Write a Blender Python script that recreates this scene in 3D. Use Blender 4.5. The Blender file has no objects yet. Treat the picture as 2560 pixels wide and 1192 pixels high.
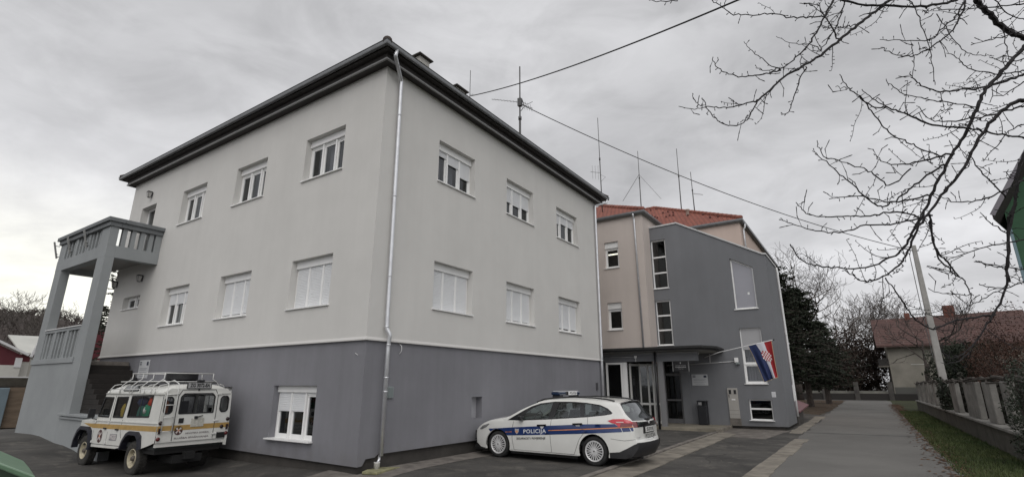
import bpy, bmesh, math, random
from mathutils import Vector, Matrix
from mathutils.geometry import delaunay_2d_cdt
R = math.radians
SC = bpy.context.scene
COL = SC.collection

# ------------------------------------------------------------------ camera
CP = Vector((-7.71, -9.048, 1.75))
FPX, PIT, ROL, YAW = 1276.17, 0.2787, 0.0006, 0.5913
cF = Vector((math.cos(PIT)*math.cos(YAW), math.cos(PIT)*math.sin(YAW), math.sin(PIT)))
_R0 = Vector((math.sin(YAW), -math.cos(YAW), 0)); _U0 = _R0.cross(cF)
cR = math.cos(ROL)*_R0 + math.sin(ROL)*_U0
cU = -math.sin(ROL)*_R0 + math.cos(ROL)*_U0
cam = bpy.data.cameras.new('camera'); camo = bpy.data.objects.new('camera', cam); COL.objects.link(camo)
cam.sensor_fit = 'HORIZONTAL'; cam.sensor_width = 36; cam.lens = 36*FPX/2560
cam.clip_start = 0.05; cam.clip_end = 3000
m = Matrix((cR, cU, -cF)).transposed().to_4x4(); m.translation = CP
camo.matrix_world = m
SC.camera = camo

# ------------------------------------------------------------------ light
SC.view_settings.view_transform = 'Standard'; SC.view_settings.look = 'None'
SC.view_settings.exposure = 0; SC.view_settings.gamma = 1
SUN_EL, SUN_AZ = R(48), R(215)           # azimuth measured from +X, counter-clockwise
w = bpy.data.worlds.new('World'); SC.world = w; w.use_nodes = True
N = w.node_tree.nodes; L = w.node_tree.links; N.clear()
out = N.new('ShaderNodeOutputWorld'); bg = N.new('ShaderNodeBackground')
sky = N.new('ShaderNodeTexSky'); sky.sky_type = 'NISHITA'; sky.sun_disc = False
sky.sun_elevation = SUN_EL; sky.sun_rotation = R(90)-SUN_AZ; sky.dust_density = 5
tc = N.new('ShaderNodeTexCoord'); sp = N.new('ShaderNodeSeparateXYZ')
L.new(tc.outputs['Generated'], sp.inputs[0])
def wm(op, a, b=None, c=None):
    n = N.new('ShaderNodeMath'); n.operation = op
    for i, v in enumerate((a, b, c)):
        if v is None: continue
        if hasattr(v, 'links') or hasattr(v, 'is_linked'): L.new(v, n.inputs[i])
        else: n.inputs[i].default_value = v
    return n.outputs[0]
zz = wm('ADD', wm('MAXIMUM', sp.outputs[2], 0.0), 0.22)
cx_ = wm('DIVIDE', sp.outputs[0], zz); cy_ = wm('DIVIDE', sp.outputs[1], zz)
cb = N.new('ShaderNodeCombineXYZ'); L.new(cx_, cb.inputs[0]); L.new(cy_, cb.inputs[1])
def wnoise(scale, detail, rough, dist=0.0, seed=0.0):
    n = N.new('ShaderNodeTexNoise'); n.inputs['Scale'].default_value = scale
    n.inputs['Detail'].default_value = detail; n.inputs['Roughness'].default_value = rough
    n.inputs['Distortion'].default_value = dist
    mp = N.new('ShaderNodeMapping'); mp.inputs['Location'].default_value = (seed, seed*1.7, 0)
    mp.inputs['Rotation'].default_value = (0, 0, R(35)); mp.inputs['Scale'].default_value = (1, .8, 1)
    L.new(cb.outputs[0], mp.inputs[0]); L.new(mp.outputs[0], n.inputs['Vector'])
    return n.outputs[0]
def wramp(x, p):
    r = N.new('ShaderNodeMapRange'); r.interpolation_type = 'SMOOTHSTEP'
    for i, v in enumerate(p): r.inputs[i+1].default_value = v
    L.new(x, r.inputs[0]); return r.outputs[0]
n1 = wramp(wnoise(1.1, 5, .5, .5, 3.1), (.33, .68, 0, 1))
n2 = wramp(wnoise(2.9, 8, .62, .4, 9.3), (.3, .72, 0, 1))
n3 = wramp(wnoise(.55, 2, .5, 0, 5.0), (.35, .65, 0, 1))
base = wm('ADD', wm('ADD', wm('MULTIPLY', n1, .20), wm('MULTIPLY', n2, .11)), wm('ADD', wm('MULTIPLY', n3, .12), .455))
# thin bright gap low in the sky towards +Y, a little to the left of the building
dy = wm('ADD', wm('MULTIPLY', sp.outputs[0], .10), wm('MULTIPLY', sp.outputs[1], .995))
nm = N.new('ShaderNodeTexNoise'); nm.inputs['Scale'].default_value = 4.2; nm.inputs['Detail'].default_value = 7; nm.inputs['Roughness'].default_value = .55; nm.inputs['Distortion'].default_value = .6
mp_ = N.new('ShaderNodeMapping'); mp_.inputs['Scale'].default_value = (1, 1, 2.2); L.new(tc.outputs['Generated'], mp_.inputs[0]); L.new(mp_.outputs[0], nm.inputs['Vector'])
base = wm('ADD', base, wm('MULTIPLY', wm('SUBTRACT', wramp(nm.outputs[0], (.36, .64, 0, 1)), .5), .12))
left = wramp(dy, (.78, 1.0, 0, 1))
low = wramp(sp.outputs[2], (.02, .36, 1, 0))
gap = wm('MULTIPLY', wm('MULTIPLY', left, low), wm('ADD', .55, wm('MULTIPLY', n2, .25)))
hz = wm('MULTIPLY', wramp(sp.outputs[2], (.0, .5, 1, 0)), .06)
bright = wm('ADD', wm('ADD', base, gap), hz)
# the cloud behind the camera, where the sun stands, is the bright part of the overcast
back = wm('ADD', wm('MULTIPLY', sp.outputs[0], -.78), wm('MULTIPLY', sp.outputs[1], -.60))
bright = wm('ADD', bright, wm('MULTIPLY', wramp(back, (.15, 1, 0, 1)), .45))
tint = N.new('ShaderNodeMixRGB'); tint.inputs[1].default_value = (.975, .975, 1.0, 1); tint.inputs[2].default_value = (1.0, .99, .90, 1)
L.new(wm('MINIMUM', wm('MULTIPLY', gap, 2.4), 1.0), tint.inputs[0])
sc_ = N.new('ShaderNodeVectorMath'); sc_.operation = 'SCALE'; L.new(tint.outputs[0], sc_.inputs[0]); L.new(bright, sc_.inputs['Scale'])
sk = N.new('ShaderNodeVectorMath'); sk.operation = 'SCALE'; L.new(sky.outputs[0], sk.inputs[0]); sk.inputs['Scale'].default_value = .06
mx = N.new('ShaderNodeMixRGB'); mx.inputs[0].default_value = .94
L.new(sk.outputs[0], mx.inputs[1]); L.new(sc_.outputs[0], mx.inputs[2])
L.new(mx.outputs[0], bg.inputs[0]); bg.inputs[1].default_value = 1.0
L.new(bg.outputs[0], out.inputs[0])
sl = bpy.data.lights.new('sun', 'SUN'); so = bpy.data.objects.new('sun', sl); COL.objects.link(so)
sl.energy = 0.95; sl.angle = R(50); sl.color = (1, .97, .93)
so.rotation_euler = Vector((math.cos(SUN_AZ)*math.cos(SUN_EL), math.sin(SUN_AZ)*math.cos(SUN_EL), math.sin(SUN_EL))).to_track_quat('Z', 'Y').to_euler()

# ------------------------------------------------------------------ helpers
def ray(u, v):
    return cF + cR*((u-1280)/FPX) - cU*((v-596)/FPX)
def at(u, v, d):                       # point d metres ahead of the camera
    return CP + ray(u, v)*d
def onp(u, v, ax, c):                  # point on the plane axis = c
    r = ray(u, v); return CP + r*((c-CP[ax])/r[ax])
def gz(x, y):                          # height of the ground
    def ss(a, b, t):
        t = min(1, max(0, (t-a)/(b-a))); return t*t*(3-2*t)
    pts = [(-3, 0), (0, -.10), (3.5, -.24), (8.6, -.25), (11.5, .0), (14, .16), (18, .1), (25, -.25), (40, -.4), (70, -.6), (400, 0)]
    if y <= -3: f = 0
    elif y >= 400: f = 0
    else:
        for a, b in zip(pts, pts[1:]):
            if a[0] <= y <= b[0]:
                f = a[1] + (b[1]-a[1])*ss(a[0], b[0], y); break
    return f*(1-ss(-.7, .9, x)) if y < 17 else f*(1-ss(8, 30, x))

_M = {}
def mat(name, col, rough=.6, metal=0, noise=.0, scale=4, bump=0, bscale=None, spec=.5, col2=None, coat=0, detail=6, emit=None, stretch=None):
    if name in _M: return _M[name]
    mt = bpy.data.materials.new(name); mt.use_nodes = True
    nt = mt.node_tree; b = nt.nodes['Principled BSDF']
    b.inputs['Roughness'].default_value = rough; b.inputs['Metallic'].default_value = metal
    b.inputs['Specular IOR Level'].default_value = spec
    b.inputs['Coat Weight'].default_value = coat; b.inputs['Coat Roughness'].default_value = .08
    c = (*col, 1)
    b.inputs['Base Color'].default_value = c
    tcn = None
    def noisen(s, d=6):
        nonlocal tcn
        if tcn is None:
            t = nt.nodes.new('ShaderNodeTexCoord'); mp = nt.nodes.new('ShaderNodeMapping')
            nt.links.new(t.outputs['Object'], mp.inputs[0]); tcn = mp
            if stretch: mp.inputs['Scale'].default_value = stretch
        n = nt.nodes.new('ShaderNodeTexNoise'); n.inputs['Scale'].default_value = s; n.inputs['Detail'].default_value = d
        n.inputs['Roughness'].default_value = .6
        nt.links.new(tcn.outputs[0], n.inputs['Vector']); return n
    if noise or col2:
        n = noisen(scale, detail)
        rp = nt.nodes.new('ShaderNodeValToRGB')
        a = col if col2 else tuple(x*(1-noise) for x in col)
        d = col2 if col2 else tuple(min(1, x*(1+noise)) for x in col)
        rp.color_ramp.elements[0].color = (*a, 1); rp.color_ramp.elements[1].color = (*d, 1)
        rp.color_ramp.elements[0].position = .34; rp.color_ramp.elements[1].position = .66
        nt.links.new(n.outputs[0], rp.inputs[0]); nt.links.new(rp.outputs[0], b.inputs['Base Color'])
    if bump:
        n = noisen(bscale or scale*8, 4); bp = nt.nodes.new('ShaderNodeBump')
        bp.inputs['Strength'].default_value = bump; bp.inputs['Distance'].default_value = .02
        nt.links.new(n.outputs[0], bp.inputs['Height']); nt.links.new(bp.outputs[0], b.inputs['Normal'])
    if emit: b.inputs['Emission Color'].default_value = (*emit[0], 1); b.inputs['Emission Strength'].default_value = emit[1]
    _M[name] = mt; return mt
def glassmat(name, tint=(.5, .5, .5), refl=.5, rough=.03):
    mt = bpy.data.materials.new(name); mt.use_nodes = True; nt = mt.node_tree; nt.nodes.clear()
    o = nt.nodes.new('ShaderNodeOutputMaterial'); t = nt.nodes.new('ShaderNodeBsdfTransparent'); g = nt.nodes.new('ShaderNodeBsdfGlossy')
    t.inputs[0].default_value = (*tint, 1); g.inputs['Roughness'].default_value = rough; g.inputs[0].default_value = (.9, .93, .95, 1)
    ge = nt.nodes.new('ShaderNodeNewGeometry'); dt = nt.nodes.new('ShaderNodeVectorMath'); dt.operation = 'DOT_PRODUCT'; nt.links.new(ge.outputs['Incoming'], dt.inputs[0]); nt.links.new(ge.outputs['Normal'], dt.inputs[1])
    ab = nt.nodes.new('ShaderNodeMath'); ab.operation = 'ABSOLUTE'; nt.links.new(dt.outputs['Value'], ab.inputs[0]); su = nt.nodes.new('ShaderNodeMath'); su.operation = 'SUBTRACT'; su.inputs[0].default_value = 1; nt.links.new(ab.outputs[0], su.inputs[1])
    pw = nt.nodes.new('ShaderNodeMath'); pw.operation = 'POWER'; pw.inputs[1].default_value = 4.2; nt.links.new(su.outputs[0], pw.inputs[0]); f = nt.nodes.new('ShaderNodeMath'); f.operation = 'MULTIPLY_ADD'; f.inputs[1].default_value = .93; f.inputs[2].default_value = .065; nt.links.new(pw.outputs[0], f.inputs[0])
    mu = nt.nodes.new('ShaderNodeMath'); mu.operation = 'MULTIPLY_ADD'; mu.inputs[1].default_value = 1.0; mu.inputs[2].default_value = refl
    cl = nt.nodes.new('ShaderNodeMath'); cl.operation = 'MINIMUM'; cl.inputs[1].default_value = .9
    x = nt.nodes.new('ShaderNodeMixShader')
    nt.links.new(f.outputs[0], mu.inputs[0]); nt.links.new(mu.outputs[0], cl.inputs[0]); nt.links.new(cl.outputs[0], x.inputs[0])
    nt.links.new(t.outputs[0], x.inputs[1]); nt.links.new(g.outputs[0], x.inputs[2]); nt.links.new(x.outputs[0], o.inputs[0])
    return mt

class MB:
    def __init__(s): s.v = []; s.f = []
    def add(s, vs, fs):
        o = len(s.v); s.v += [tuple(v) for v in vs]; s.f += [tuple(i+o for i in f) for f in fs]; return s
    def box(s, x0, x1, y0, y1, z0, z1):
        if x0 > x1: x0, x1 = x1, x0
        if y0 > y1: y0, y1 = y1, y0
        if z0 > z1: z0, z1 = z1, z0
        return s.add([(x0,y0,z0),(x1,y0,z0),(x1,y1,z0),(x0,y1,z0),(x0,y0,z1),(x1,y0,z1),(x1,y1,z1),(x0,y1,z1)],
              [(0,3,2,1),(4,5,6,7),(0,1,5,4),(1,2,6,5),(2,3,7,6),(3,0,4,7)])
    def quad(s, *p): return s.add(p, [tuple(range(len(p)))])
    def bar(s, p, q, w, h=None, up=(0,0,1)):
        p = Vector(p); q = Vector(q); h = h or w; d = (q-p).normalized(); up = Vector(up)
        if abs(d.dot(up)) > .98: up = Vector((1,0,0))
        a = d.cross(up).normalized()*w/2; b = a.cross(d).normalized()*h/2
        c = [p-a-b, p+a-b, p+a+b, p-a+b, q-a-b, q+a-b, q+a+b, q-a+b]
        return s.add(c, [(0,1,2,3),(4,7,6,5),(0,4,5,1),(1,5,6,2),(2,6,7,3),(3,7,4,0)])
    def tube(s, pts, r, n=8, cap=True):
        pts = [Vector(p) for p in pts]; k = len(pts)
        rs = r if isinstance(r, (list, tuple)) else [r]*k
        vs = []; prev = None
        for i, p in enumerate(pts):
            d = (pts[min(i+1, k-1)]-pts[max(i-1, 0)])
            d = d.normalized() if d.length > 1e-9 else Vector((0,0,1))
            if prev is None:
                a = d.orthogonal().normalized()
            else:
                a = prev - d*prev.dot(d)
                a = a.normalized() if a.length > 1e-6 else d.orthogonal().normalized()
            prev = a; b = d.cross(a)
            for j in range(n):
                t = 2*math.pi*j/n; vs.append(p + (a*math.cos(t)+b*math.sin(t))*rs[i])
        fs = [(i*n+j, i*n+(j+1)%n, (i+1)*n+(j+1)%n, (i+1)*n+j) for i in range(k-1) for j in range(n)]
        if cap: fs += [tuple(range(n-1, -1, -1)), tuple((k-1)*n+j for j in range(n))]
        return s.add(vs, fs)
    def prism(s, poly, z0, z1, f=lambda a, b, c: (a, b, c)):
        n = len(poly); vs = [f(a, b, z0) for a, b in poly]+[f(a, b, z1) for a, b in poly]
        return s.add(vs, [tuple(range(n-1, -1, -1)), tuple(range(n, 2*n))]+[(i, (i+1)%n, n+(i+1)%n, n+i) for i in range(n)])
    def lathe(s, prof, c, ax=(1,0,0), n=32):   # prof: (along axis, radius)
        c = Vector(c); ax = Vector(ax).normalized(); a = ax.orthogonal().normalized(); b = ax.cross(a); vs = []
        for h, r in prof:
            for j in range(n):
                t = 2*math.pi*j/n; vs.append(c+ax*h+(a*math.cos(t)+b*math.sin(t))*r)
        k = len(prof)
        return s.add(vs, [(i*n+j, i*n+(j+1)%n, (i+1)*n+(j+1)%n, (i+1)*n+j) for i in range(k-1) for j in range(n)])
    def sweep(s, prof, x0, x1, y0, y1, close=True):   # profile (outward, z) carried round a rectangle
        vs = []
        for o, z in prof: vs += [(x0-o,y0-o,z),(x1+o,y0-o,z),(x1+o,y1+o,z),(x0-o,y1+o,z)]
        k = len(prof); rng = k if close else k-1
        return s.add(vs, [(i*4+j, i*4+(j+1)%4, ((i+1)%k)*4+(j+1)%4, ((i+1)%k)*4+j) for i in range(rng) for j in range(4)])
    def build(s, name, m, parent=None, smooth=False, bevel=0, fix=True, sub=0):
        me = bpy.data.meshes.new(name); me.from_pydata(s.v, [], s.f); me.update()
        if fix:
            b = bmesh.new(); b.from_mesh(me)
            if smooth: bmesh.ops.remove_doubles(b, verts=b.verts, dist=1e-5)
            bmesh.ops.recalc_face_normals(b, faces=b.faces); b.to_mesh(me); b.free()
        if smooth: me.polygons.foreach_set('use_smooth', [True]*len(me.polygons))
        if m: me.materials.append(m)
        o = bpy.data.objects.new(name, me); COL.objects.link(o)
        if parent: o.parent = parent
        if bevel:
            md = o.modifiers.new('bevel', 'BEVEL'); md.width = bevel; md.segments = 2; md.limit_method = 'ANGLE'; md.angle_limit = R(40)
            md.harden_normals = False
        if sub:
            md = o.modifiers.new('sub', 'SUBSURF'); md.levels = sub; md.render_levels = sub
        return o
def tag(o, label=None, cat=None, group=None, kind=None):
    if label: o['label'] = label
    if cat: o['category'] = cat
    if group: o['group'] = group
    if kind: o['kind'] = kind
    return o
def empty(name, label, cat, group=None, loc=(0,0,0), rz=0):
    o = bpy.data.objects.new(name, None); COL.objects.link(o); o.location = loc; o.rotation_euler = (0,0,rz)
    o.empty_display_size = .1
    return tag(o, label, cat, group)
def copy_tree(o, parent=None):
    c = o.copy(); COL.objects.link(c); c.parent = parent
    for ch in [x for x in COL.objects if x.parent == o]: copy_tree(ch, c)
    return c
def inpoly(x, y, P):
    r = False; n = len(P)
    for i in range(n):
        x0, y0 = P[i]; x1, y1 = P[(i+1)%n]
        if (y0 > y) != (y1 > y) and x < (x1-x0)*(y-y0)/(y1-y0)+x0: r = not r
    return r
def dens(P, st):
    o = []
    for (x0, y0), (x1, y1) in zip(P, P[1:]+P[:1]):
        k = max(1, int(math.hypot(x1-x0, y1-y0)/st))
        for i in range(k): o.append((x0+(x1-x0)*i/k, y0+(y1-y0)*i/k))
    return o
def region(mb, outer, holes, st, f, flip=False):
    """triangulate a 2-D region with holes and map it into space with f(a, b)"""
    loops = [dens(outer, st) if st else outer]+[dens(h, st) if st else h for h in holes]
    vs = []; es = []
    for lp in loops:
        o = len(vs); vs += [Vector(p) for p in lp]; n = len(lp); es += [(o+i, o+(i+1)%n) for i in range(n)]
    if st:
        xs = [p[0] for p in outer]; ys = [p[1] for p in outer]
        a = min(xs)+st/2
        while a < max(xs):
            b = min(ys)+st/2
            while b < max(ys):
                if inpoly(a, b, outer) and not any(inpoly(a, b, h) for h in holes):
                    vs.append(Vector((a, b)))
                b += st
            a += st
    v, e, t = delaunay_2d_cdt(vs, es, [], 0, 1e-5)[:3]
    fs = []
    for tr in t:
        cx = sum(v[i].x for i in tr)/3; cy = sum(v[i].y for i in tr)/3
        if inpoly(cx, cy, loops[0]) and not any(inpoly(cx, cy, h) for h in loops[1:]):
            fs.append(tuple(reversed(tr)) if flip else tuple(tr))
    mb.add([f(p.x, p.y) for p in v], fs)
def text(s, size, m, parent, f, name='lettering', bold=0.0, shear=0, align='CENTER', width=None, space=1.0):
    """flat lettering; f maps (right, up) to space"""
    cu = bpy.data.curves.new('t', 'FONT'); cu.body = s; cu.size = size; cu.align_x = align; cu.align_y = 'CENTER'
    cu.offset = bold; cu.shear = shear; cu.space_character = space; cu.resolution_u = 3
    o = bpy.data.objects.new('t', cu); COL.objects.link(o)
    bpy.context.view_layer.update()
    me = bpy.data.meshes.new_from_object(o.evaluated_get(bpy.context.evaluated_depsgraph_get()))
    bpy.data.objects.remove(o)
    k = 1.0
    if width:
        xs = [v.co.x for v in me.vertices]; k = width/(max(xs)-min(xs))
    for v in me.vertices: v.co = Vector(f(v.co.x*k, v.co.y))
    me.materials.clear(); me.materials.append(m)
    ob = bpy.data.objects.new(name, me); COL.objects.link(ob); ob.parent = parent
    return ob

# ------------------------------------------------------------------ materials
cream = mat('cream_render', (.625,.615,.59), .9, noise=.035, scale=.6, bump=.25, bscale=60, spec=.2)
cream2 = mat('warm_cream_render', (.56,.50,.46), .9, noise=.03, scale=.6, bump=.2, bscale=60, spec=.2)
cream3 = mat('pink_cream_render', (.58,.47,.41), .9, noise=.03, scale=.6, bump=.2, bscale=60, spec=.2)
grey = mat('grey_render', (.222,.222,.240), .85, noise=.05, scale=.8, bump=.3, bscale=70, spec=.25)
grey2 = mat('annex_grey_render', (.186,.191,.202), .85, noise=.04, scale=.8, bump=.3, bscale=70, spec=.25)
porchm = mat('porch_grey_paint', (.28,.295,.30), .8, noise=.06, scale=1, bump=.2, bscale=50, spec=.3)
plinth = mat('dark_plinth', (.055,.05,.045), .9, noise=.2, scale=3, bump=.3)
white = mat('white_plastic', (.80,.80,.79), .35, noise=.02, scale=3)
shut = mat('shutter_plastic', (.72,.73,.74), .45, noise=.02, scale=3)
zinc = mat('zinc_pipe', (.66,.67,.69), .3, metal=.6, noise=.08, scale=5)
zincd = mat('zinc_gutter', (.20,.205,.21), .4, metal=.7, noise=.12, scale=5)
darkwood = mat('brown_soffit', (.030,.026,.024), .6, noise=.2, scale=6)
trimm = mat('grey_trim', (.30,.30,.30), .5)
rooftile = mat('dark_roof_tile', (.06,.045,.04), .8, noise=.3, scale=4)
def weather(m, amt, lowdirt=None):
    nt = m.node_tree; b = nt.nodes['Principled BSDF']; src = b.inputs['Base Color'].links[0].from_socket
    t = nt.nodes.new('ShaderNodeTexCoord'); mp = nt.nodes.new('ShaderNodeMapping'); mp.inputs['Scale'].default_value = (2.6,2.6,.16); nt.links.new(t.outputs['Object'], mp.inputs[0])
    n = nt.nodes.new('ShaderNodeTexNoise'); n.inputs['Scale'].default_value = 1.0; n.inputs['Detail'].default_value = 7; n.inputs['Roughness'].default_value = .68; nt.links.new(mp.outputs[0], n.inputs['Vector'])
    n2 = nt.nodes.new('ShaderNodeTexNoise'); n2.inputs['Scale'].default_value = .35; n2.inputs['Detail'].default_value = 3; nt.links.new(t.outputs['Object'], n2.inputs['Vector'])
    a = nt.nodes.new('ShaderNodeMath'); a.operation = 'MULTIPLY'; nt.links.new(n.outputs[0], a.inputs[0]); nt.links.new(n2.outputs[0], a.inputs[1])
    r = nt.nodes.new('ShaderNodeMapRange'); r.inputs[1].default_value = .15; r.inputs[2].default_value = .36; r.inputs[3].default_value = 1-amt; r.inputs[4].default_value = 1.0; nt.links.new(a.outputs[0], r.inputs[0])
    x = nt.nodes.new('ShaderNodeVectorMath'); x.operation = 'SCALE'; nt.links.new(src, x.inputs[0]); nt.links.new(r.outputs[0], x.inputs['Scale']); last = x.outputs[0]
    if lowdirt:                # splash dirt low on the wall
        sp_ = nt.nodes.new('ShaderNodeSeparateXYZ'); nt.links.new(t.outputs['Object'], sp_.inputs[0]); n3 = nt.nodes.new('ShaderNodeTexNoise'); n3.inputs['Scale'].default_value = 3; n3.inputs['Detail'].default_value = 6; nt.links.new(t.outputs['Object'], n3.inputs['Vector'])
        q = nt.nodes.new('ShaderNodeMath'); q.operation = 'MULTIPLY_ADD'; q.inputs[1].default_value = 1.1; nt.links.new(n3.outputs[0], q.inputs[0]); sb = nt.nodes.new('ShaderNodeMath'); sb.operation = 'SUBTRACT'; sb.inputs[0].default_value = lowdirt-.35; nt.links.new(sp_.outputs[2], sb.inputs[1]); nt.links.new(sb.outputs[0], q.inputs[2])
        cl = nt.nodes.new('ShaderNodeMapRange'); cl.inputs[1].default_value = .1; cl.inputs[2].default_value = .9; cl.inputs[3].default_value = 0; cl.inputs[4].default_value = .35; nt.links.new(q.outputs[0], cl.inputs[0])
        mx_ = nt.nodes.new('ShaderNodeMixRGB'); nt.links.new(cl.outputs[0], mx_.inputs[0]); nt.links.new(last, mx_.inputs[1]); mx_.inputs[2].default_value = (.10,.088,.075,1); last = mx_.outputs[0]
    nt.links.new(last, b.inputs['Base Color'])
weather(cream, .045); weather(cream2, .07); weather(cream3, .07); weather(grey, .12, .35); weather(grey2, .09, .3)
black = mat('black_plastic', (.015,.015,.017), .45)
blackm = mat('matt_black', (.009,.009,.009), .85)
rubber = mat('tyre_rubber', (.018,.018,.018), .85, noise=.3, scale=12)
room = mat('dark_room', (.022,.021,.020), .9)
curt = mat('curtain', (.34,.33,.36), .9, noise=.1, scale=20)
pane = glassmat('window_glass', (.50,.52,.53), .0)
cpane = glassmat('car_glass', (.78,.86,.83), .03)
jpane = glassmat('jeep_glass', (.66,.67,.66), .02)
steel = mat('antenna_steel', (.10,.10,.10), .5, metal=.3)
cable = mat('black_cable', (.012,.012,.012), .6)
concrete = mat('light_concrete', (.20,.18,.15), .9, noise=.3, scale=2.2, bump=.4, bscale=25)
concr2 = mat('old_concrete', (.15,.135,.12), .9, noise=.35, scale=3, bump=.5, bscale=20)

# ------------------------------------------------------------------ ground, road, strips
def groundmat(name, a, b, c, s1=.5, s2=9, rough=.85, bump=.5):
    mt = bpy.data.materials.new(name); mt.use_nodes = True; nt = mt.node_tree; bs = nt.nodes['Principled BSDF']
    t = nt.nodes.new('ShaderNodeTexCoord')
    def nz(s, d, r=.6, dist=0):
        n = nt.nodes.new('ShaderNodeTexNoise'); n.inputs['Scale'].default_value = s; n.inputs['Detail'].default_value = d
        n.inputs['Roughness'].default_value = r; n.inputs['Distortion'].default_value = dist
        nt.links.new(t.outputs['Object'], n.inputs['Vector']); return n.outputs[0]
    def rp(x, p, q, c0, c1):
        r = nt.nodes.new('ShaderNodeValToRGB'); r.color_ramp.elements[0].position = p; r.color_ramp.elements[1].position = q
        r.color_ramp.elements[0].color = (*c0, 1); r.color_ramp.elements[1].color = (*c1, 1); nt.links.new(x, r.inputs[0]); return r.outputs[0]
    base = rp(nz(s1, 8, .65, .4), .35, .65, a, b)
    x = nt.nodes.new('ShaderNodeMixRGB'); nt.links.new(rp(nz(s1*2.3, 9, .72, .6), .53, .66, (0,0,0), (1,1,1)), x.inputs[0])
    nt.links.new(base, x.inputs[1]); x.inputs[2].default_value = (*c, 1)
    y = nt.nodes.new('ShaderNodeMixRGB'); y.blend_type = 'MULTIPLY'; y.inputs[0].default_value = .8
    nt.links.new(x.outputs[0], y.inputs[1]); nt.links.new(rp(nz(s2*14, 3, .8), .3, .7, (.62,.62,.62), (1.25,1.25,1.22)), y.inputs[2])
    nt.links.new(y.outputs[0], bs.inputs['Base Color'])
    bs.inputs['Roughness'].default_value = rough; bs.inputs['Specular IOR Level'].default_value = .3
    bp = nt.nodes.new('ShaderNodeBump'); bp.inputs['Strength'].default_value = bump; bp.inputs['Distance'].default_value = .015
    nt.links.new(nz(s2*9, 5, .75), bp.inputs['Height']); nt.links.new(bp.outputs[0], bs.inputs['Normal'])
    return mt
asph = groundmat('old_asphalt', (.046,.044,.042), (.092,.087,.081), (.125,.116,.104), .7)
roadm = groundmat('road_asphalt', (.122,.118,.112), (.168,.163,.154), (.140,.135,.127), .3)
soil = groundmat('leafy_soil', (.045,.032,.022), (.085,.055,.035), (.04,.045,.02), 1.2, 5, .95, 1)
grassm = groundmat('grass_soil', (.028,.034,.014), (.045,.052,.02), (.06,.045,.03), 1.0, 5, .95, 1)
def axis(a, lo, hi, st, far):
    r = []; x = lo
    while x <= hi: r.append(x); x += st
    k = st; lo_ = [lo]; hi_ = [hi]
    while hi_[-1] < far: k *= 1.5; hi_.append(hi_[-1]+k); lo_.append(lo_[-1]-k)
    return list(reversed(lo_[1:]))+r+hi_[1:]
mb = MB(); xs = axis(0, -12, 30, .75, 900); ys = axis(0, -12, 40, .75, 900)
nx = len(xs)
mb.add([(x, y, gz(x, y)) for y in ys for x in xs], [(j*nx+i, j*nx+i+1, (j+1)*nx+i+1, (j+1)*nx+i) for j in range(len(ys)-1) for i in range(nx-1)])
tag(mb.build('ground', asph, smooth=True), 'dark worn asphalt of the yard in front of the building', kind='structure')
def sheet(name, poly, z, m, label=None, step=1.5, kind='structure'):
    mb = MB(); region(mb, poly, [], step, lambda a, b: (a, b, z))
    return tag(mb.build(name, m), label, kind=kind)
rnd = random.Random(5)
def wob(p, q, n, a):
    return [(p[0]+(q[0]-p[0])*i/n, p[1]+(q[1]-p[1])*i/n+rnd.uniform(-a, a)) for i in range(n+1)]
sheet('road', wob((-40,-6.95), (15.9,-6.75), 60, .03)+wob((15.94,-6.75),(66,-6.5),40,.12)+list(reversed(wob((-40,-10.1), (66,-10.75), 110, .07))), .008, roadm, 'grey asphalt lane running past the police station to the far fence')
# tarred joint across the lane
mb = MB(); pts = [(15.75,-6.78),(15.82,-7.6),(15.95,-8.4),(16.0,-9.3),(16.18,-10.3)]
for p, q in zip(pts, pts[1:]): mb.bar((*p,.009), (*q,.009), .07, .008)
tag(mb.build('road_joint', mat('tar', (.02,.02,.02), .7)), 'dark tar joint across the lane', kind='structure')
# grass verge and leafy earth
sheet('verge', [(-30,-9.9),(70,-10.6),(70,-14.5),(45,-13.2),(-30,-12.1)], .004, grassm, 'strip of muddy grass between lane and concrete fence')
sheet('garden_ground', [(-30,-12.3),(75,-14),(140,-14),(140,-80),(-30,-80)], .006, grassm, 'garden ground behind the concrete fence')
sheet('earth_patch', [(30,-6.3),(38,-6.6),(66,-6.7),(66,6),(33,4),(32,-5)], .005, soil, 'brown leaf strewn earth beside the end of the lane')
sheet('field', [(74,-14),(140,-14),(200,60),(40,60),(40,8),(74,8)], .006, soil, 'brown garden ground beyond the far fence', 6)
# concrete strip between yard and lane: separate cast slabs
mb = MB(); x = -9.0
r2 = random.Random(3)
while x < 12.2:
    l = r2.uniform(.85, 1.1); dz = r2.uniform(-.004, .006)
    mb.box(x, x+l-.02, -6.72+r2.uniform(-.02,.02), -7.12+r2.uniform(-.03,.03), -.05, .022+dz); x += l
tag(mb.build('kerb_strip', concrete, bevel=.008), 'pale worn concrete slabs edging the lane', kind='structure')
mb = MB(); x = 15.2
while x < 27:
    l = r2.uniform(.7, 1.6)
    mb.box(x, x+l-.04, -6.28+r2.uniform(-.04,.05), -6.72+r2.uniform(-.08,.08), -.05, .02+r2.uniform(-.004,.01)); x += l
tag(mb.build('edge_slabs', concrete, bevel=.008), 'broken pale slabs along the side of the grey annex', kind='structure')
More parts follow.
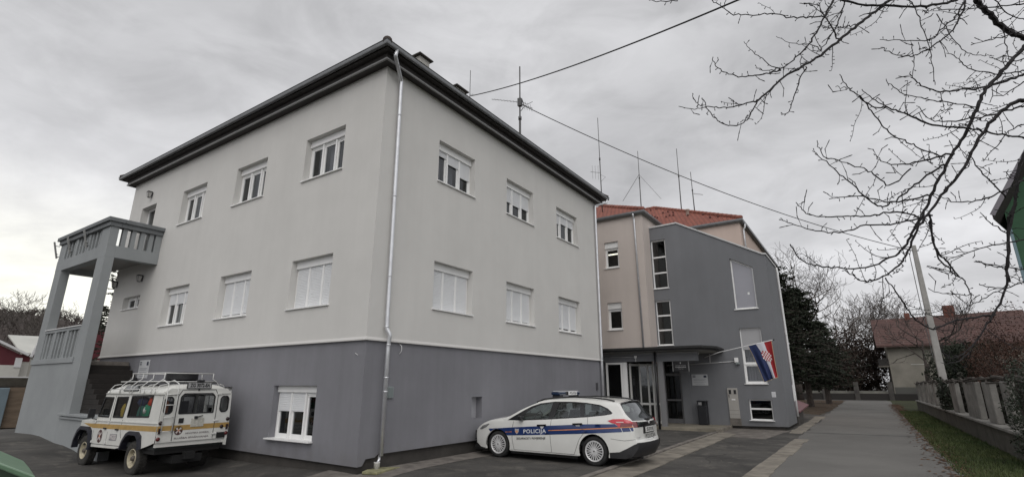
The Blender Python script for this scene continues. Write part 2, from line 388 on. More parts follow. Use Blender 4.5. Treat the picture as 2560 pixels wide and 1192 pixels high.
# drain strip across the yard (diagonal), with low kerb on its upper side
def lerp(a, b, t): return (a[0]+(b[0]-a[0])*t, a[1]+(b[1]-a[1])*t)
A0, A1, B0, B1 = (-2.0,-4.36), (14.2,-4.02), (-2.0,-5.0), (13.5,-4.72)
mb = MB(); n = 9
for i in range(n):
    t0 = i/n; t1 = (i+.988)/n
    p = [lerp(A0, A1, t0), lerp(A0, A1, t1), lerp(B0, B1, t1), lerp(B0, B1, t0)]
    j = r2.uniform(-.03, .03); p[2] = (p[2][0], p[2][1]+j); p[3] = (p[3][0], p[3][1]+j*.4)
    mb.prism(p, -.05, .016+r2.uniform(-.003, .004))
tag(mb.build('drain_strip', concrete), 'sandy concrete gutter strip crossing the yard', kind='structure')
mb = MB()
for i in range(n):
    a = lerp(A0, A1, i/n); b = lerp(A0, A1, (i+.985)/n)
    mb.prism([(a[0], a[1]+.17), (b[0], b[1]+.17), (b[0], b[1]+.03), (a[0], a[1]+.03)], -.05, .045+r2.uniform(-.006,.004))
tag(mb.build('yard_kerb', concr2, bevel=.01), 'low concrete kerb along the gutter strip', kind='structure')
sheet('paved_pad', [(12.4,-4.8),(12.2,-5.9),(15.1,-6.1),(16.4,-6.25),(16.4,-3.9),(13.7,-4.1)], .006, concr2, 'worn concrete pad in front of the grey annex', .5)
mb = MB(); mb.prism([(14.1,-1.3),(14.1,-3.95),(16.38,-3.95),(16.38,-1.3)], -.05, .115)
tag(mb.build('entrance_slab', mat('slab_concrete', (.21,.19,.15), .85, noise=.25, scale=1.5, bump=.3), bevel=.012), 'raised concrete slab in front of the entrance door', kind='structure')
mb = MB(); mb.prism([(13.95,-3.92),(13.95,-4.10),(17.0,-4.02),(17.0,-3.90)], -.05, .125)
tag(mb.build('slab_kerb', concrete, bevel=.01), 'pale kerb on the edge of the entrance slab', kind='structure')
# apron of broken concrete along the foot of the right-hand wall
mb = MB(); region(mb, [(-.9,-.9)]+wob((1,-.72),(11.6,-.5),12,.07)+[(11.6,-.02),(.02,-.02),(.02,.9),(-.85,.8)], [], .4, lambda a, b: (a, b, gz(a,b)+.003+.03*max(0,b+.8)))
tag(mb.build('wall_apron', concr2), 'cracked concrete apron along the foot of the wall', kind='structure')
mb = MB(); rk_ = random.Random(12)
for x, y, a in ((-3,-3.2,.2),(1.5,-2.6,-.4),(6.8,-2.2,1.3),(9.5,-5.6,.3),(5.5,-5.7,.1),(11.2,-2.6,-.9),(3,-6.1,.25),(8.6,-1.4,.2)):
    p = Vector((x,y,0)); d = Vector((math.cos(a),math.sin(a),0))
    for k in range(14):
        q = p+d*rk_.uniform(.1,.22); n_ = Vector((-d.y,d.x,0))*rk_.uniform(.004,.010); zg = .0035 if True else 0
        mb.quad((p.x-n_.x,p.y-n_.y,gz(p.x,p.y)+zg),(q.x-n_.x,q.y-n_.y,gz(q.x,q.y)+zg),(q.x+n_.x,q.y+n_.y,gz(q.x,q.y)+zg),(p.x+n_.x,p.y+n_.y,gz(p.x,p.y)+zg)); p = q; a += rk_.gauss(0,.35); d = Vector((math.cos(a),math.sin(a),0))
tag(mb.build('asphalt_cracks', mat('crack_dark', (.015,.014,.013), .9), fix=False), 'fine dark cracks wandering across the yard asphalt', kind='structure')
# small stones and litter on the asphalt
mb = MB()
for i in range(160):
    x = r2.uniform(-5, 12); y = r2.uniform(-6.6, -.3); s = r2.uniform(.003, .010)
    mb.add([(x-s,y,gz(x,y)),(x,y-s,gz(x,y)),(x+s,y,gz(x,y)),(x,y+s,gz(x,y)),(x,y,gz(x,y)+s)], [(0,1,4),(1,2,4),(2,3,4),(3,0,4)])
tag(mb.build('gravel', mat('grit', (.25,.22,.19), .9)), 'loose grit scattered on the asphalt', kind='stuff')
# grass blades and fallen leaves
mb = MB(); rg = random.Random(8)
for i in range(26000):
    x = 2+36*rg.random()**1.6; y = rg.uniform(-11.75-.02*x, -10.22-.008*x)
    if rg.random() < .5*math.exp(-abs(y+10.25+.008*x)*4): continue
    h = rg.uniform(.03, .11); a = rg.uniform(0, 6.28); wd = .006+.0006*x
    dx, dy = math.cos(a)*wd, math.sin(a)*wd; lx, ly = rg.uniform(-.04,.04), rg.uniform(-.04,.04)
    mb.add([(x-dx,y-dy,.003),(x+dx,y+dy,.003),(x+lx,y+ly,h)], [(0,1,2)])
tag(mb.build('grass', mat('grass_blades', (.036,.062,.015), .8, col2=(.080,.095,.032), scale=.8), fix=False), 'rough winter grass on the verge', kind='stuff')
mb = MB()
for i in range(5000):
    if rg.random() < .6: x = 4+50*rg.random(); y = -10.35-.008*x+rg.gauss(0, .22)
    else: x = rg.uniform(30, 66); y = rg.uniform(-6.6, 3)
    s = rg.uniform(.02, .05)*(1+x*.02); a = rg.uniform(0, 6.28); c, d = math.cos(a)*s, math.sin(a)*s
    mb.add([(x-c,y-d,.012),(x+d,y-c,.02),(x+c,y+d,.014),(x-d,y+c,.025)], [(0,1,2,3)])
tag(mb.build('fallen_leaves', mat('dead_leaves', (.07,.035,.018), .9, col2=(.14,.075,.035), scale=2), fix=False), 'brown fallen leaves along the lane edges', kind='stuff')

# ------------------------------------------------------------------ windows
def window(parent, face, c, u0, u1, z0, z1, wings=3, shuts=(0,0,0), box=.2, depth=.2, sill=True, rails=(), curtain=(), name='window', label=None, fr=.055, sash=True, sillproud=.05, backing=True, gl=None):
    """face 'X': wall plane x=c looking to -X, u is y.  face 'Y': wall plane y=c looking to -Y, u is x"""
    def P(u, d, z): return (c+d, u, z) if face == 'X' else (u, c+d, z)
    def bx(mb, a0, a1, d0, d1, e0, e1):
        p = P(a0, d0, e0); q = P(a1, d1, e1); mb.box(p[0], q[0], p[1], q[1], p[2], q[2])
    f = MB(); D = depth; zt = z1-box
    bx(f, u0, u0+fr, D, D+.07, z0, zt); bx(f, u1-fr, u1, D, D+.07, z0, zt)
    bx(f, u0+fr, u1-fr, D, D+.07, zt-fr, zt); bx(f, u0+fr, u1-fr, D, D+.07, z0, z0+fr)
    W = (u1-u0)/wings
    for i in range(1, wings): bx(f, u0+W*i-.03, u0+W*i+.03, D-.035, D+.06, z0+.004, zt-.004)
    for rz in rails: bx(f, u0+fr, u1-fr, D-.01, D+.06, rz-.035, rz+.035)
    win = f.build(name, white, parent)
    if label: win['label'] = label
    if box: 
        b = MB(); bx(b, u0, u1, D-.06, D+.1, zt, z1); b.build('shutter_box', white, win, bevel=.006)
    zs = [z0+fr]+[r for r in rails]+[zt-fr]
    for i in range(wings):
        a = u0+W*i+(.03 if i else fr); b = u0+W*(i+1)-(.03 if i < wings-1 else fr)
        for k in range(len(zs)-1):
            e0 = zs[k]+(.035 if k else 0); e1 = zs[k+1]-(.035 if k < len(zs)-2 else 0)
            ss = .045 if sash else .004
            if sash:
                s = MB(); bx(s, a, a+ss, D+.012, D+.055, e0, e1); bx(s, b-ss, b, D+.012, D+.055, e0, e1)
                bx(s, a+ss, b-ss, D+.012, D+.055, e1-ss, e1); bx(s, a+ss, b-ss, D+.012, D+.055, e0, e0+ss)
                s.build('sash', white, win)
            g = MB(); g.quad(P(a+ss, D+.035, e0+ss), P(b-ss, D+.035, e0+ss), P(b-ss, D+.035, e1-ss), P(a+ss, D+.035, e1-ss))
            g.build('pane', gl or pane, win)
        h = shuts[i] if i < len(shuts) else 0
        if h > 0:
            s = MB(); z = zt; zb = zt-h*(zt-z0); vs = []; 
            while z > zb+.001:
                zn = max(zb, z-.042)
                vs += [(z, D-.004), (z-(z-zn)*.25, D-.014), (zn+.006, D-.014), (zn, D-.002)]
                z = zn
            for (za, da), (zc, dc) in zip(vs, vs[1:]):
                s.quad(P(a, da, za), P(b, da, za), P(b, dc, zc), P(a, dc, zc))
            s.build('roller_shutter', shut, win, fix=False)
        if i in curtain:
            s = MB(); n = 24
            for k in range(n):
                o = .03*math.sin(k*1.7); q = .03*math.sin((k+1)*1.7)
                s.quad(P(a+(b-a)*k/n, D+.2+o, z0), P(a+(b-a)*(k+1)/n, D+.2+q, z0), P(a+(b-a)*(k+1)/n, D+.2+q, zt), P(a+(b-a)*k/n, D+.2+o, zt))
            s.build('curtain', curt, win, fix=False)
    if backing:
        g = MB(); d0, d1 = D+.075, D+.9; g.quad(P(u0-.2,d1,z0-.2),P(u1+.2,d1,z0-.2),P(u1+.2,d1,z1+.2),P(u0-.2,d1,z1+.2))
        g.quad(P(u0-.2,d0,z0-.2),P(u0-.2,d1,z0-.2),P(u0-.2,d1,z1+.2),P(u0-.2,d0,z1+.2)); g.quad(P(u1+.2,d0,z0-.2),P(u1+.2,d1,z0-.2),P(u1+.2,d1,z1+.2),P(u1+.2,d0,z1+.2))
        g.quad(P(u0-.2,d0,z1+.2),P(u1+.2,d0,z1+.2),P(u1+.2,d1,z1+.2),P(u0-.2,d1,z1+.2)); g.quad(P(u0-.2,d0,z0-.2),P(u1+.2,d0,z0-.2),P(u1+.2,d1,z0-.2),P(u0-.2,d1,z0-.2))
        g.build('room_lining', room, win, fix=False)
    if sill:
        s = MB(); bx(s, u0-.035, u1+.035, -sillproud, D, z0-.028, z0+.003)
        s.build('sill', white, win, bevel=.004)
    return win
def wall_face(mb, face, c, outer, holes, depth, flip=False):
    """outer, holes: polygons in (u, z); reveals of the given depth behind each hole"""
    f = (lambda u, z: (c, u, z)) if face == 'X' else (lambda u, z: (u, c, z))
    region(mb, outer, holes, 0, f)
    for i, h in enumerate(holes):
        d = depth[i] if isinstance(depth, (list, tuple)) else depth
        g = (lambda u, z: (c+d, u, z)) if face == 'X' else (lambda u, z: (u, c+d, z))
        for p, q in zip(h, h[1:]+h[:1]): mb.quad(f(*p), f(*q), g(*q), g(*p))
def rc(u0, u1, z0, z1): return [(u0,z0),(u1,z0),(u1,z1),(u0,z1)]

# ------------------------------------------------------------------ main building
LX, LY = 12.5, 14.85; ZB, ZS = 2.72, 9.64
mainb = empty('police_station', 'large cream and grey rendered building with white shuttered windows, nearest the camera', 'building', loc=(0,0,0))
UPX = [(1.46,3.15),(5.08,6.78),(8.69,10.37)]; UPY = [(2.08,3.72),(5.45,7.14),(8.86,10.62)]
holesX = [rc(a,b,7.15,8.42) for a,b in UPX]+[rc(a,b,3.61,4.89) for a,b in UPX]+[rc(12.5,13.75,6.28,8.42), rc(12.32,13.72,4.41,4.87)]
holesY = [rc(a,b,7.19,8.43) for a,b in UPY]+[rc(a,b,3.64,4.91) for a,b in UPY]
mb = MB()
wall_face(mb, 'X', 0, rc(0,LY,ZB,ZS), holesX, [.2]*6+[.24,.2]); wall_face(mb, 'Y', 0, rc(0,LX,ZB,ZS), holesY, .2)
mb.quad((LX,0,ZB),(LX,LY,ZB),(LX,LY,ZS),(LX,0,ZS)); mb.quad((0,LY,ZB),(LX,LY,ZB),(LX,LY,ZS),(0,LY,ZS))
mb.build('upper_wall', cream, mainb, fix=False)
holesBX = [rc(1.61,3.32,.51,1.73), rc(5.28,6.97,.45,1.69)]; holesBY = [rc(3.84,4.32,.86,1.43)]
# the insulation ends in an uneven lower edge, cut away for the drain pipe
mb = MB(); g_ = .03
wall_face(mb, 'X', g_, [(g_,.10),(LY,.22),(LY,ZB),(g_,ZB)], holesBX, .2)
wall_face(mb, 'Y', g_, [(g_,.10),(.17,.11),(.22,.16),(.25,.235),(.50,.245),(.57,.29),(.60,.30),(LX,.31),(LX,ZB),(g_,ZB)], holesBY, .22)
mb.quad((LX-g_,g_,.2),(LX-g_,LY,.2),(LX-g_,LY,ZB),(LX-g_,g_,ZB))
mb.quad((g_,g_,.10),(g_,LY,.22),(g_+.12,LY,.22),(g_+.12,g_+.12,.10)); mb.quad((g_,g_,.10),(.17,g_,.11),(.22,g_,.16),(.25,g_,.235),(.25,g_+.12,.235),(g_,g_+.12,.10)); mb.quad((.6,g_,.30),(LX,g_,.31),(LX,g_+.12,.31),(.6,g_+.12,.30))
mb.build('lower_wall', grey, mainb, fix=False)
mb = MB(); mb.sweep([(-.12,-.6),(-.12,.5)], 0, LX, 0, LY, close=False); mb.build('plinth', plinth, mainb)
mb = MB(); mb.sweep([(-.06,2.70),(.035,2.70),(.035,2.725),(0.002,2.78),(-.06,2.78)], 0, LX, 0, LY)
mb.build('drip_ledge', mat('ledge_render', (.56,.55,.53), .8), mainb)
mb = MB(); mb.sweep([(-.1,ZS),(.24,ZS),(.24,9.80),(.39,9.82),(.39,9.94),(-.1,9.94)], 0, LX, 0, LY)
mb.build('soffit', darkwood, mainb)
mb = MB(); mb.sweep([(.215,ZS-.02),(.262,ZS-.02),(.262,ZS+.022),(.215,ZS+.022)], 0, LX, 0, LY); mb.build('soffit_trim', trimm, mainb)
gp = [(.395,9.955),(.40,9.87),(.425,9.835),(.46,9.83),(.49,9.85),(.50,9.88),(.50,9.94),(.515,9.962),(.50,9.97),(.485,9.955),(.485,9.89),(.45,9.86),(.42,9.88),(.41,9.955)]
mb = MB(); mb.sweep(gp, 0, LX, 0, LY); mb.build('gutter', zincd, mainb)
ov = .47; t_ = .47; hx = (LX+2*ov)/2; zr = 9.965+hx*t_
mb = MB(); a, b, c, d = (-ov,-ov,9.965),(LX+ov,-ov,9.965),(LX+ov,LY+ov,9.965),(-ov,LY+ov,9.965)
e = (LX/2,-ov+hx,zr); f = (LX/2,LY+ov-hx,zr)
mb.quad(a,b,e); mb.quad(b,c,f,e); mb.quad(c,d,f); mb.quad(d,a,e,f); mb.quad(a,d,c,b)
roof = mb.build('roof', rooftile, mainb)
mb = MB(); mb.tube([(-.44,-.44,9.95),(-.30,-.30,10.04),(e[0],e[1],zr+.06)], [.12,.12,.12], 12); mb.tube([(LX+.44,-.44,9.95),(e[0],e[1],zr+.06)], .12, 12); mb.tube([(-.44,LY+.44,9.95),(f[0],f[1],zr+.06)], .12, 12); mb.tube([e,f], .12, 12)
mb.build('hip_tiles', rooftile, roof, smooth=True)
chm = mat('chimney_render', (.42,.41,.38), .9, noise=.15, scale=5)
def chimney(x0, x1, y0, y1, z0, z1, lab):
    mb = MB(); mb.box(x0, x1, y0, y1, z0, z1-.42); mb.box(x0+.04,x1-.04,y0+.04,y1-.04,z1-.42,z1-.1)
    ch = mb.build('chimney', chm, roof); ch['label'] = lab
    mb = MB(); mb.box(x0-.07, x1+.07, y0-.07, y1+.07, z1-.08, z1-.03); mb.build('chimney_cap', mat('cap_slab', (.07,.065,.06), .8), ch, bevel=.01)
chimney(4.05,4.65,3.0,3.5,10.8,13.72,'pale rendered chimney with a dark cap slab, nearer the front corner')
chimney(6.2,6.85,3.0,3.5,10.9,13.52,'pale chimney stub beside the thin antenna')
for (a, b), cu in zip(UPX, ((1,),(1,),(1,))): window(mainb, 'X', 0, a, b, 7.15, 8.42, 3, (), curtain=cu, label='upper floor window without lowered shutter')
window(mainb, 'X', 0, *UPX[0], 3.61, 4.89, 3, (1,1,1), label='window with its roller shutters fully down')
window(mainb, 'X', 0, *UPX[1], 3.61, 4.89, 3, (.9,.9,.9), label='window with shutters almost down, a gap above the sill')
window(mainb, 'X', 0, *UPX[2], 3.61, 4.89, 3, (.34,.34,.34), label='window with shutters one third down')
window(mainb, 'Y', 0, *UPY[0], 7.19, 8.43, 3, (.16,.28,.5), curtain=(0,1), label='upper window with shutters at three different heights')
window(mainb, 'Y', 0, *UPY[1], 7.19, 8.43, 3, (.5,.52,.48), label='upper window with shutters half down')
window(mainb, 'Y', 0, *UPY[2], 7.19, 8.43, 3, (.36,.3,.3), label='upper window with shutters one third down')
window(mainb, 'Y', 0, *UPY[0], 3.64, 4.91, 3, (1,1,1), label='window with its roller shutters fully down')
window(mainb, 'Y', 0, *UPY[1], 3.64, 4.91, 3, (.9,.9,.9), label='window with shutters almost down, a gap above the sill')
window(mainb, 'Y', 0, *UPY[2], 3.64, 4.91, 3, (.87,.87,.87), label='window with shutters down to a narrow slit')
window(mainb, 'X', g_, 1.61,3.32,.51,1.73, 3, (.03,.42,.42), box=.16, depth=.17, sillproud=.11, label='basement window beside the corner, shutters half down')
window(mainb, 'X', g_, 5.28,6.97,.45,1.69, 3, (.3,.3,.3), box=.18, depth=.17, sillproud=.1, label='basement window behind the rescue vehicle')
window(mainb, 'X', 0, 12.32,13.72,4.41,4.87, 2, (), box=0, depth=.17, label='small low window beside the porch')
# balcony door
mb = MB(); mb.box(.24,.3,12.5,12.58,6.28,8.42); mb.box(.24,.3,13.67,13.75,6.28,8.42); mb.box(.24,.3,12.58,13.67,8.34,8.42); mb.box(.24,.3,13.08,13.16,6.28,8.34)
dr = mb.build('balcony_door', white, mainb); mb = MB(); mb.quad((.27,12.58,6.28),(.27,13.67,6.28),(.27,13.67,8.34),(.27,12.58,8.34)); mb.build('pane', pane, dr, fix=False)
mb = MB(); mb.box(.8,.82,12.3,13.9,6.2,8.6); mb.build('room_lining', room, dr)
# meter niche
mb = MB(); mb.quad((3.84,.25,.86),(4.32,.25,.86),(4.32,.25,1.43),(3.84,.25,1.43)); mb.quad((3.86,.235,.88),(4.08,.235,.88),(4.08,.235,1.4),(3.86,.235,1.4))
nic = mb.build('meter_niche', mat('niche_grey', (.36,.36,.38), .6), mainb, fix=False)
mb = MB()
for k in range(4): mb.tube([(3.93+.015*math.cos(t*.785), .20, 1.30-.1*k+.04*math.sin(t*.785)) for t in range(9)], .007, 6)
mb.build('pipe_loops', white, nic, smooth=True)
# downpipes
def pipe(pts, r, m, name, parent, rings=(), lab=None, n=14):
    mb = MB(); mb.tube(pts, r, n); o = mb.build(name, m, parent, smooth=True)
    if lab: o['label'] = lab
    if rings:
        b = MB()
        for z in rings: b.tube([(pts_at(pts, z)[0], pts_at(pts, z)[1], z-.015), (pts_at(pts, z)[0], pts_at(pts, z)[1], z+.015)], r+.008, n)
        b.build('pipe_collar', m, o, smooth=True)
    return o
def pts_at(pts, z):
    for p, q in zip(pts, pts[1:]):
        if min(p[2],q[2]) <= z <= max(p[2],q[2]) and p[2] != q[2]:
            t = (z-p[2])/(q[2]-p[2]); return (p[0]+(q[0]-p[0])*t, p[1]+(q[1]-p[1])*t)
    return pts[0][:2]
def bend(pts, r=.08, n=4):
    o = [Vector(pts[0])]
    for i in range(1, len(pts)-1):
        a, b, c = Vector(pts[i-1]), Vector(pts[i]), Vector(pts[i+1])
        p = b+(a-b).normalized()*r; q = b+(c-b).normalized()*r
        for k in range(n+1):
            t = k/n; o.append(p*(1-t)**2+b*2*t*(1-t)+q*t*t)
    return o+[Vector(pts[-1])]
p = bend([(-.12,-.45,9.86),(-.15,-.44,9.68),(.42,-.09,9.40),(.49,-.09,2.98),(.55,-.15,2.84),(.55,-.11,2.6),(.56,-.10,.28)], .06)
pipe(p, .048, zinc, 'downpipe', mainb, (8.4,6.2,4.2,3.02,2.62,1.9,1.6), 'bright zinc downpipe at the front corner')
mb = MB(); mb.tube([(.56,-.06,.29),(.52,-.09,.20),(.47,-.10,.15)], .03, 10); mb.build('pipe_foot', zinc, mainb, smooth=True)
mb = MB(); mb.lathe([(0,.05),(.08,.05),(.085,.062),(.16,.062),(.165,.066),(.19,.066),(.19,.045)], (.46,-.10,-.02), (0,0,1), 20); mb.build('drain_socket', mat('white_pvc', (.55,.54,.52), .5), mainb, smooth=True)
p = bend([(12.82,-.45,9.85),(12.82,-.44,9.68),(12.30,-.09,9.46),(12.28,-.09,2.78),(12.30,-.07,2.7),(12.30,-.07,.3)], .07)
pipe(p, .048, zinc, 'downpipe', mainb, (7.2,4.9,3.3), 'zinc downpipe beside the canopy')
# mossy broken drain lid at the corner
mb = MB(); mb.prism([(.18,-.42),(.95,-.30),(.72,.0),(.30,.02),(.05,-.12)], -.02, .035)
tag(mb.build('drain_cover', mat('mossy_concrete', (.22,.21,.12), .95, noise=.35, scale=6), bevel=.01), 'mossy broken concrete drain cover at the foot of the corner downpipe', 'drain cover')
mb = MB(); mb.box(.72,.90,-.012,.03,1.46,1.71); o = mb.build('socket_box', mat('box_grey', (.24,.27,.27), .5), None, bevel=.006)
tag(o, 'small grey metal box on the grey wall beside the corner downpipe', 'junction box')
mb = MB(); mb.box(.745,.875,-.018,-.012,1.49,1.68); mb.build('lid', mat('box_lid', (.19,.22,.22), .4), o)
mb = MB(); mb.box(11.84,11.98,-.012,.03,1.55,1.83); tag(mb.build('vent_plate', mat('vent_dark', (.06,.06,.065), .6), bevel=.004), 'small dark plate on the grey wall near the glazed porch', 'wall plate')
mb = MB(); mb.tube([(1.0,.02,2.69),(1.03,-.05,2.62),(1.04,-.045,2.52),(1.0,-.02,2.44)], .007, 6); tag(mb.build('cable_end', white, smooth=True), 'short loose white cable hanging below the ledge by the downpipe', 'cable')
mb = MB(); mb.tube([(.03,.36,2.43),(-.02,.30,2.42),(-.05,.18,2.38)], .006, 6); tag(mb.build('cable_end', white, smooth=True), 'tiny bare cable sticking out of the grey wall left of the corner', 'cable')

# porch with stairs and balcony on the far side of the left-hand wall
por = empty('porch', 'grey two storey porch with columns, balusters and a balcony', 'porch', loc=(0,0,0))
XP = -1.58; Y0, Y1 = 11.4, 16.1
mb = MB()
mb.box(XP, XP+.28, Y0, Y0+.62, .90, 5.9); mb.build('column', porchm, por, bevel=.008)['label'] = 'nearer square grey column'
mb = MB(); mb.box(XP, XP+.28, 15.45, Y1, 2.58, 5.9); mb.build('column', porchm, por, bevel=.008)['label'] = 'farther square grey column'
mb = MB(); mb.box(XP-.003, XP+.26, Y0-.003, Y1+.003, 5.86, 6.27); mb.box(XP+.26, 0, Y0-.003, Y0+.28, 5.86, 6.27); mb.box(XP+.26, 0, Y1-.28, Y1+.003, 5.86, 6.27)
mb.build('beam', porchm, por, bevel=.006)
mb = MB(); mb.box(XP+.26, 0, Y0+.28, Y1-.28, 6.08, 6.24); mb.build('balcony_floor', mat('slab_underside', (.30,.29,.28), .9), por)
def boxes(name, bs, m, parent, bevel=.004):
    for q in bs: MB().box(*q).build(name, m, parent, bevel=bevel)
boxes('parapet_post', [(XP+.005, XP+.25, a, b, 6.272, 6.905) for a, b in ((Y0,12.12),(13.10,13.30),(14.28,14.48),(15.46,Y1))]+[(-.20,-.003,Y0+.005,Y0+.2,6.272,6.905)], porchm, por)
def balusters(z0, z1, mt):
    ys_ = [a+(b-a)*(k+.72)/3.0-.02 for a, b in ((12.12,13.10),(13.30,14.28),(14.48,15.46)) for k in (0,1,2)]
    boxes('baluster', [(XP+.04, XP+.22, y-.055, y+.055, z0, z1) for y in ys_], mt, por)
balusters(6.272, 6.905, porchm)
boxes('baluster', [(-1.13+.27*k-.065, -1.13+.27*k+.065, Y0+.03, Y0+.20, 6.272, 6.905) for k in range(4)], porchm, por)
mb = MB()
mb.box(XP-.06, XP+.30, Y0-.06, Y1+.06, 6.907, 7.06); mb.box(XP-.13, XP+.37, Y0-.13, Y1+.13, 7.06, 7.20)
mb.box(XP+.30, 0, Y0-.06, Y0+.25, 6.907, 7.06); mb.box(XP+.37, .0, Y0-.13, Y0+.32, 7.06, 7.20)
mb.box(XP+.30, 0, Y1-.25, Y1+.06, 6.907, 7.06); mb.box(XP+.37, .0, Y1-.32, Y1+.13, 7.06, 7.20)
mb.build('handrail', mat('rail_grey', (.16,.17,.175), .8, noise=.1, scale=3), por, bevel=.015)
mb = MB(); mb.box(XP-.04, XP+.26, 12.022, Y1+.03, 2.43, 2.60); mb.build('string_course', porchm, por, bevel=.006)
mb = MB(); mb.box(XP+.0, XP+.25, 12.02, Y1, -.3, 2.43); mb.box(XP+.25,0,Y1-.25,Y1,-.3,2.6); mb.build('base_wall', porchm, por)
mb = MB(); mb.box(XP+.002, XP+.26, 8.6, 12.019, -.3, .74); mb.build('stair_wall', porchm, por)
mb = MB(); mb.box(XP-.05, XP+.31, 8.55, 12.02, .74, .80); mb.box(XP-.09, XP+.35, 8.5, 12.06, .83, .90); mb.box(XP-.02,XP+.28,8.58,11.98,.80,.83); mb.build('stair_coping', porchm, por, bevel=.008)
boxes('parapet_post', [(XP+.005, XP+.24, a, b, 2.602, 3.498) for a, b in ((Y0+.62,12.14),(13.10,13.30),(14.28,14.48),(15.40,15.45))], porchm, por)
mb = MB(); mb.box(XP+.002, XP+.25, Y0+.62, 15.45, 3.50, 3.60); mb.build('parapet_rail', porchm, por, bevel=.005)
balusters(2.602, 3.50, porchm)
mb = MB(); mb.box(XP-.03, XP+.28, Y0+.64, 15.43, 3.60, 3.635); mb.build('coping_strip', mat('pale_coping', (.62,.62,.62), .5), por, bevel=.006)
mb = MB(); mb.box(XP+.25, 0, 12.1, Y1-.25, 2.25, 2.5); mb.build('landing', concr2, por)
mb = MB()
for k in range(15):
    y = 8.3+k*.26; mb.box(XP+.27, -.002, y, 12.1, .12+k*.15, .12+(k+1)*.15-.002 if k < 14 else 2.37)
mb.build('stair', mat('stair_stone', (.016,.013,.011), .85, noise=.2, scale=4), por, bevel=.008)
mb = MB(); mb.box(XP+.25, -.002, 15.9, 16.0, 2.6, 3.57); mb.build('back_parapet', porchm, por); mb = MB(); mb.box(XP+.25,-.002,15.86,16.04,3.572,3.61); mb.build('back_coping', white, por)
# three flag holders on the balcony front
for y, gl_ in ((16.25,0),(14.85,1),(13.25,1)):
    h = empty('flag_holder', {16.25:'empty flag holder on the far corner of the balcony front',14.85:'empty flag holder in the middle of the balcony front',13.25:'empty flag holder nearest the stairs on the balcony front'}[y], 'flag holder', 'flag holders on the balcony', (XP,y,6.7))
    mb = MB(); mb.bar((-.02,0,-.28),(-.20,.0,.34),.05,.05); mb.build('socket', mat('holder_steel', (.28,.28,.27), .5), h)
    mb = MB(); mb.bar((0,-.02,-.12),(-.08,-.02,-.12),.02); mb.bar((0,-.12,-.22),(-.02,.12,-.22),.025); mb.bar((0,.02,.2),(-.15,.02,.2),.02); mb.build('bracket', steel, h)
# wall lamps
def wall_lamp(y, z, lab, fx=0):
    h = empty('wall_lamp', lab, 'lamp', 'lamps on the cream side wall', (fx,y,z)); h.scale = (.72,.72,.85)
    mb = MB(); mb.box(-.03,-.001,-.05,.05,-.13,.13); mb.build('mount', black, h, bevel=.005)
    mb = MB(); mb.prism([(-.11,-.11),(.11,-.11),(.11,.11),(-.11,.11)], .10, .15, lambda a, b, c: (a-.15, b, c)); mb.build('cap', black, h, bevel=.01)
    mb = MB(); vs = [(-.15+s*r, t*r, zz_) for zz_, r in ((-.13,.055),(.10,.095)) for s, t in ((-1,-1),(1,-1),(1,1),(-1,1))]
    mb.add(vs, [(0,1,5,4),(1,2,6,5),(2,3,7,6),(3,0,4,7),(0,3,2,1)]); mb.build('lamp_glass', mat('lamp_glass', (.42,.41,.39), .3), h)
    mb = MB()
    for s, t in ((-1,-1),(1,-1),(1,1),(-1,1)): mb.bar((-.15+s*.055,t*.055,-.13),(-.15+s*.097,t*.097,.10),.014)
    mb.box(-.21,-.09,-.06,.06,-.15,-.13); mb.build('lamp_frame', black, h)
wall_lamp(13.06, 8.85, 'black lantern on the cream wall above the balcony door')
wall_lamp(12.40, 5.46, 'black lantern on the cream wall under the balcony, nearest the stairs')
wall_lamp(14.62, 5.46, 'black lantern half hidden behind the near porch column')
def plaque(name, lab, face, c, u0, u1, z0, z1):
    """information board with two flags at the left, an emblem at the right and lines of print"""
    P = (lambda u, d, z: (c-d, u, z)) if face == 'X' else (lambda u, d, z: (u, c-d, z))
    if face == 'X': U = lambda t: u1+(u0-u1)*t       # left edge (as read) is the larger y
    else: U = lambda t: u0+(u1-u0)*t
    b = empty(name, lab, 'sign', loc=(0,0,0)); W = abs(u1-u0); H = z1-z0
    def rct(t0, t1, s0, s1, d, nm, m):
        mb = MB(); mb.quad(P(U(t0), d, z0+s0*H), P(U(t1), d, z0+s0*H), P(U(t1), d, z0+s1*H), P(U(t0), d, z0+s1*H)); return mb.build(nm, m, b, fix=False)
    mb = MB(); p, q = P(U(0), 0, z0), P(U(1), .015, z1); mb.box(p[0], q[0], p[1], q[1], p[2], q[2]); mb.build('board', mat('board_white', (.50,.51,.52), .5, noise=.03, scale=5), b)
    dk = mat('print_dark', (.03,.035,.06), .6); gr = mat('print_grey', (.30,.31,.33), .6)
    rct(.06,.25,.84,.90,.019,'flag_print',dk); rct(.06,.25,.73,.79,.019,'flag_print',dk); rct(.76,.94,.70,.90,.019,'emblem_print',dk)
    for i, (s, a, e) in enumerate(((.52,.12,.88),(.44,.12,.80),(.30,.12,.88),(.22,.12,.74),(.10,.2,.8))): rct(a, e, s, s+.035, .019, 'line_of_print', gr)
    return b
plaque('notice_board', 'white information board with small flags on the grey wall behind the rescue vehicle', 'X', g_, 10.57,11.3,1.95,2.54)

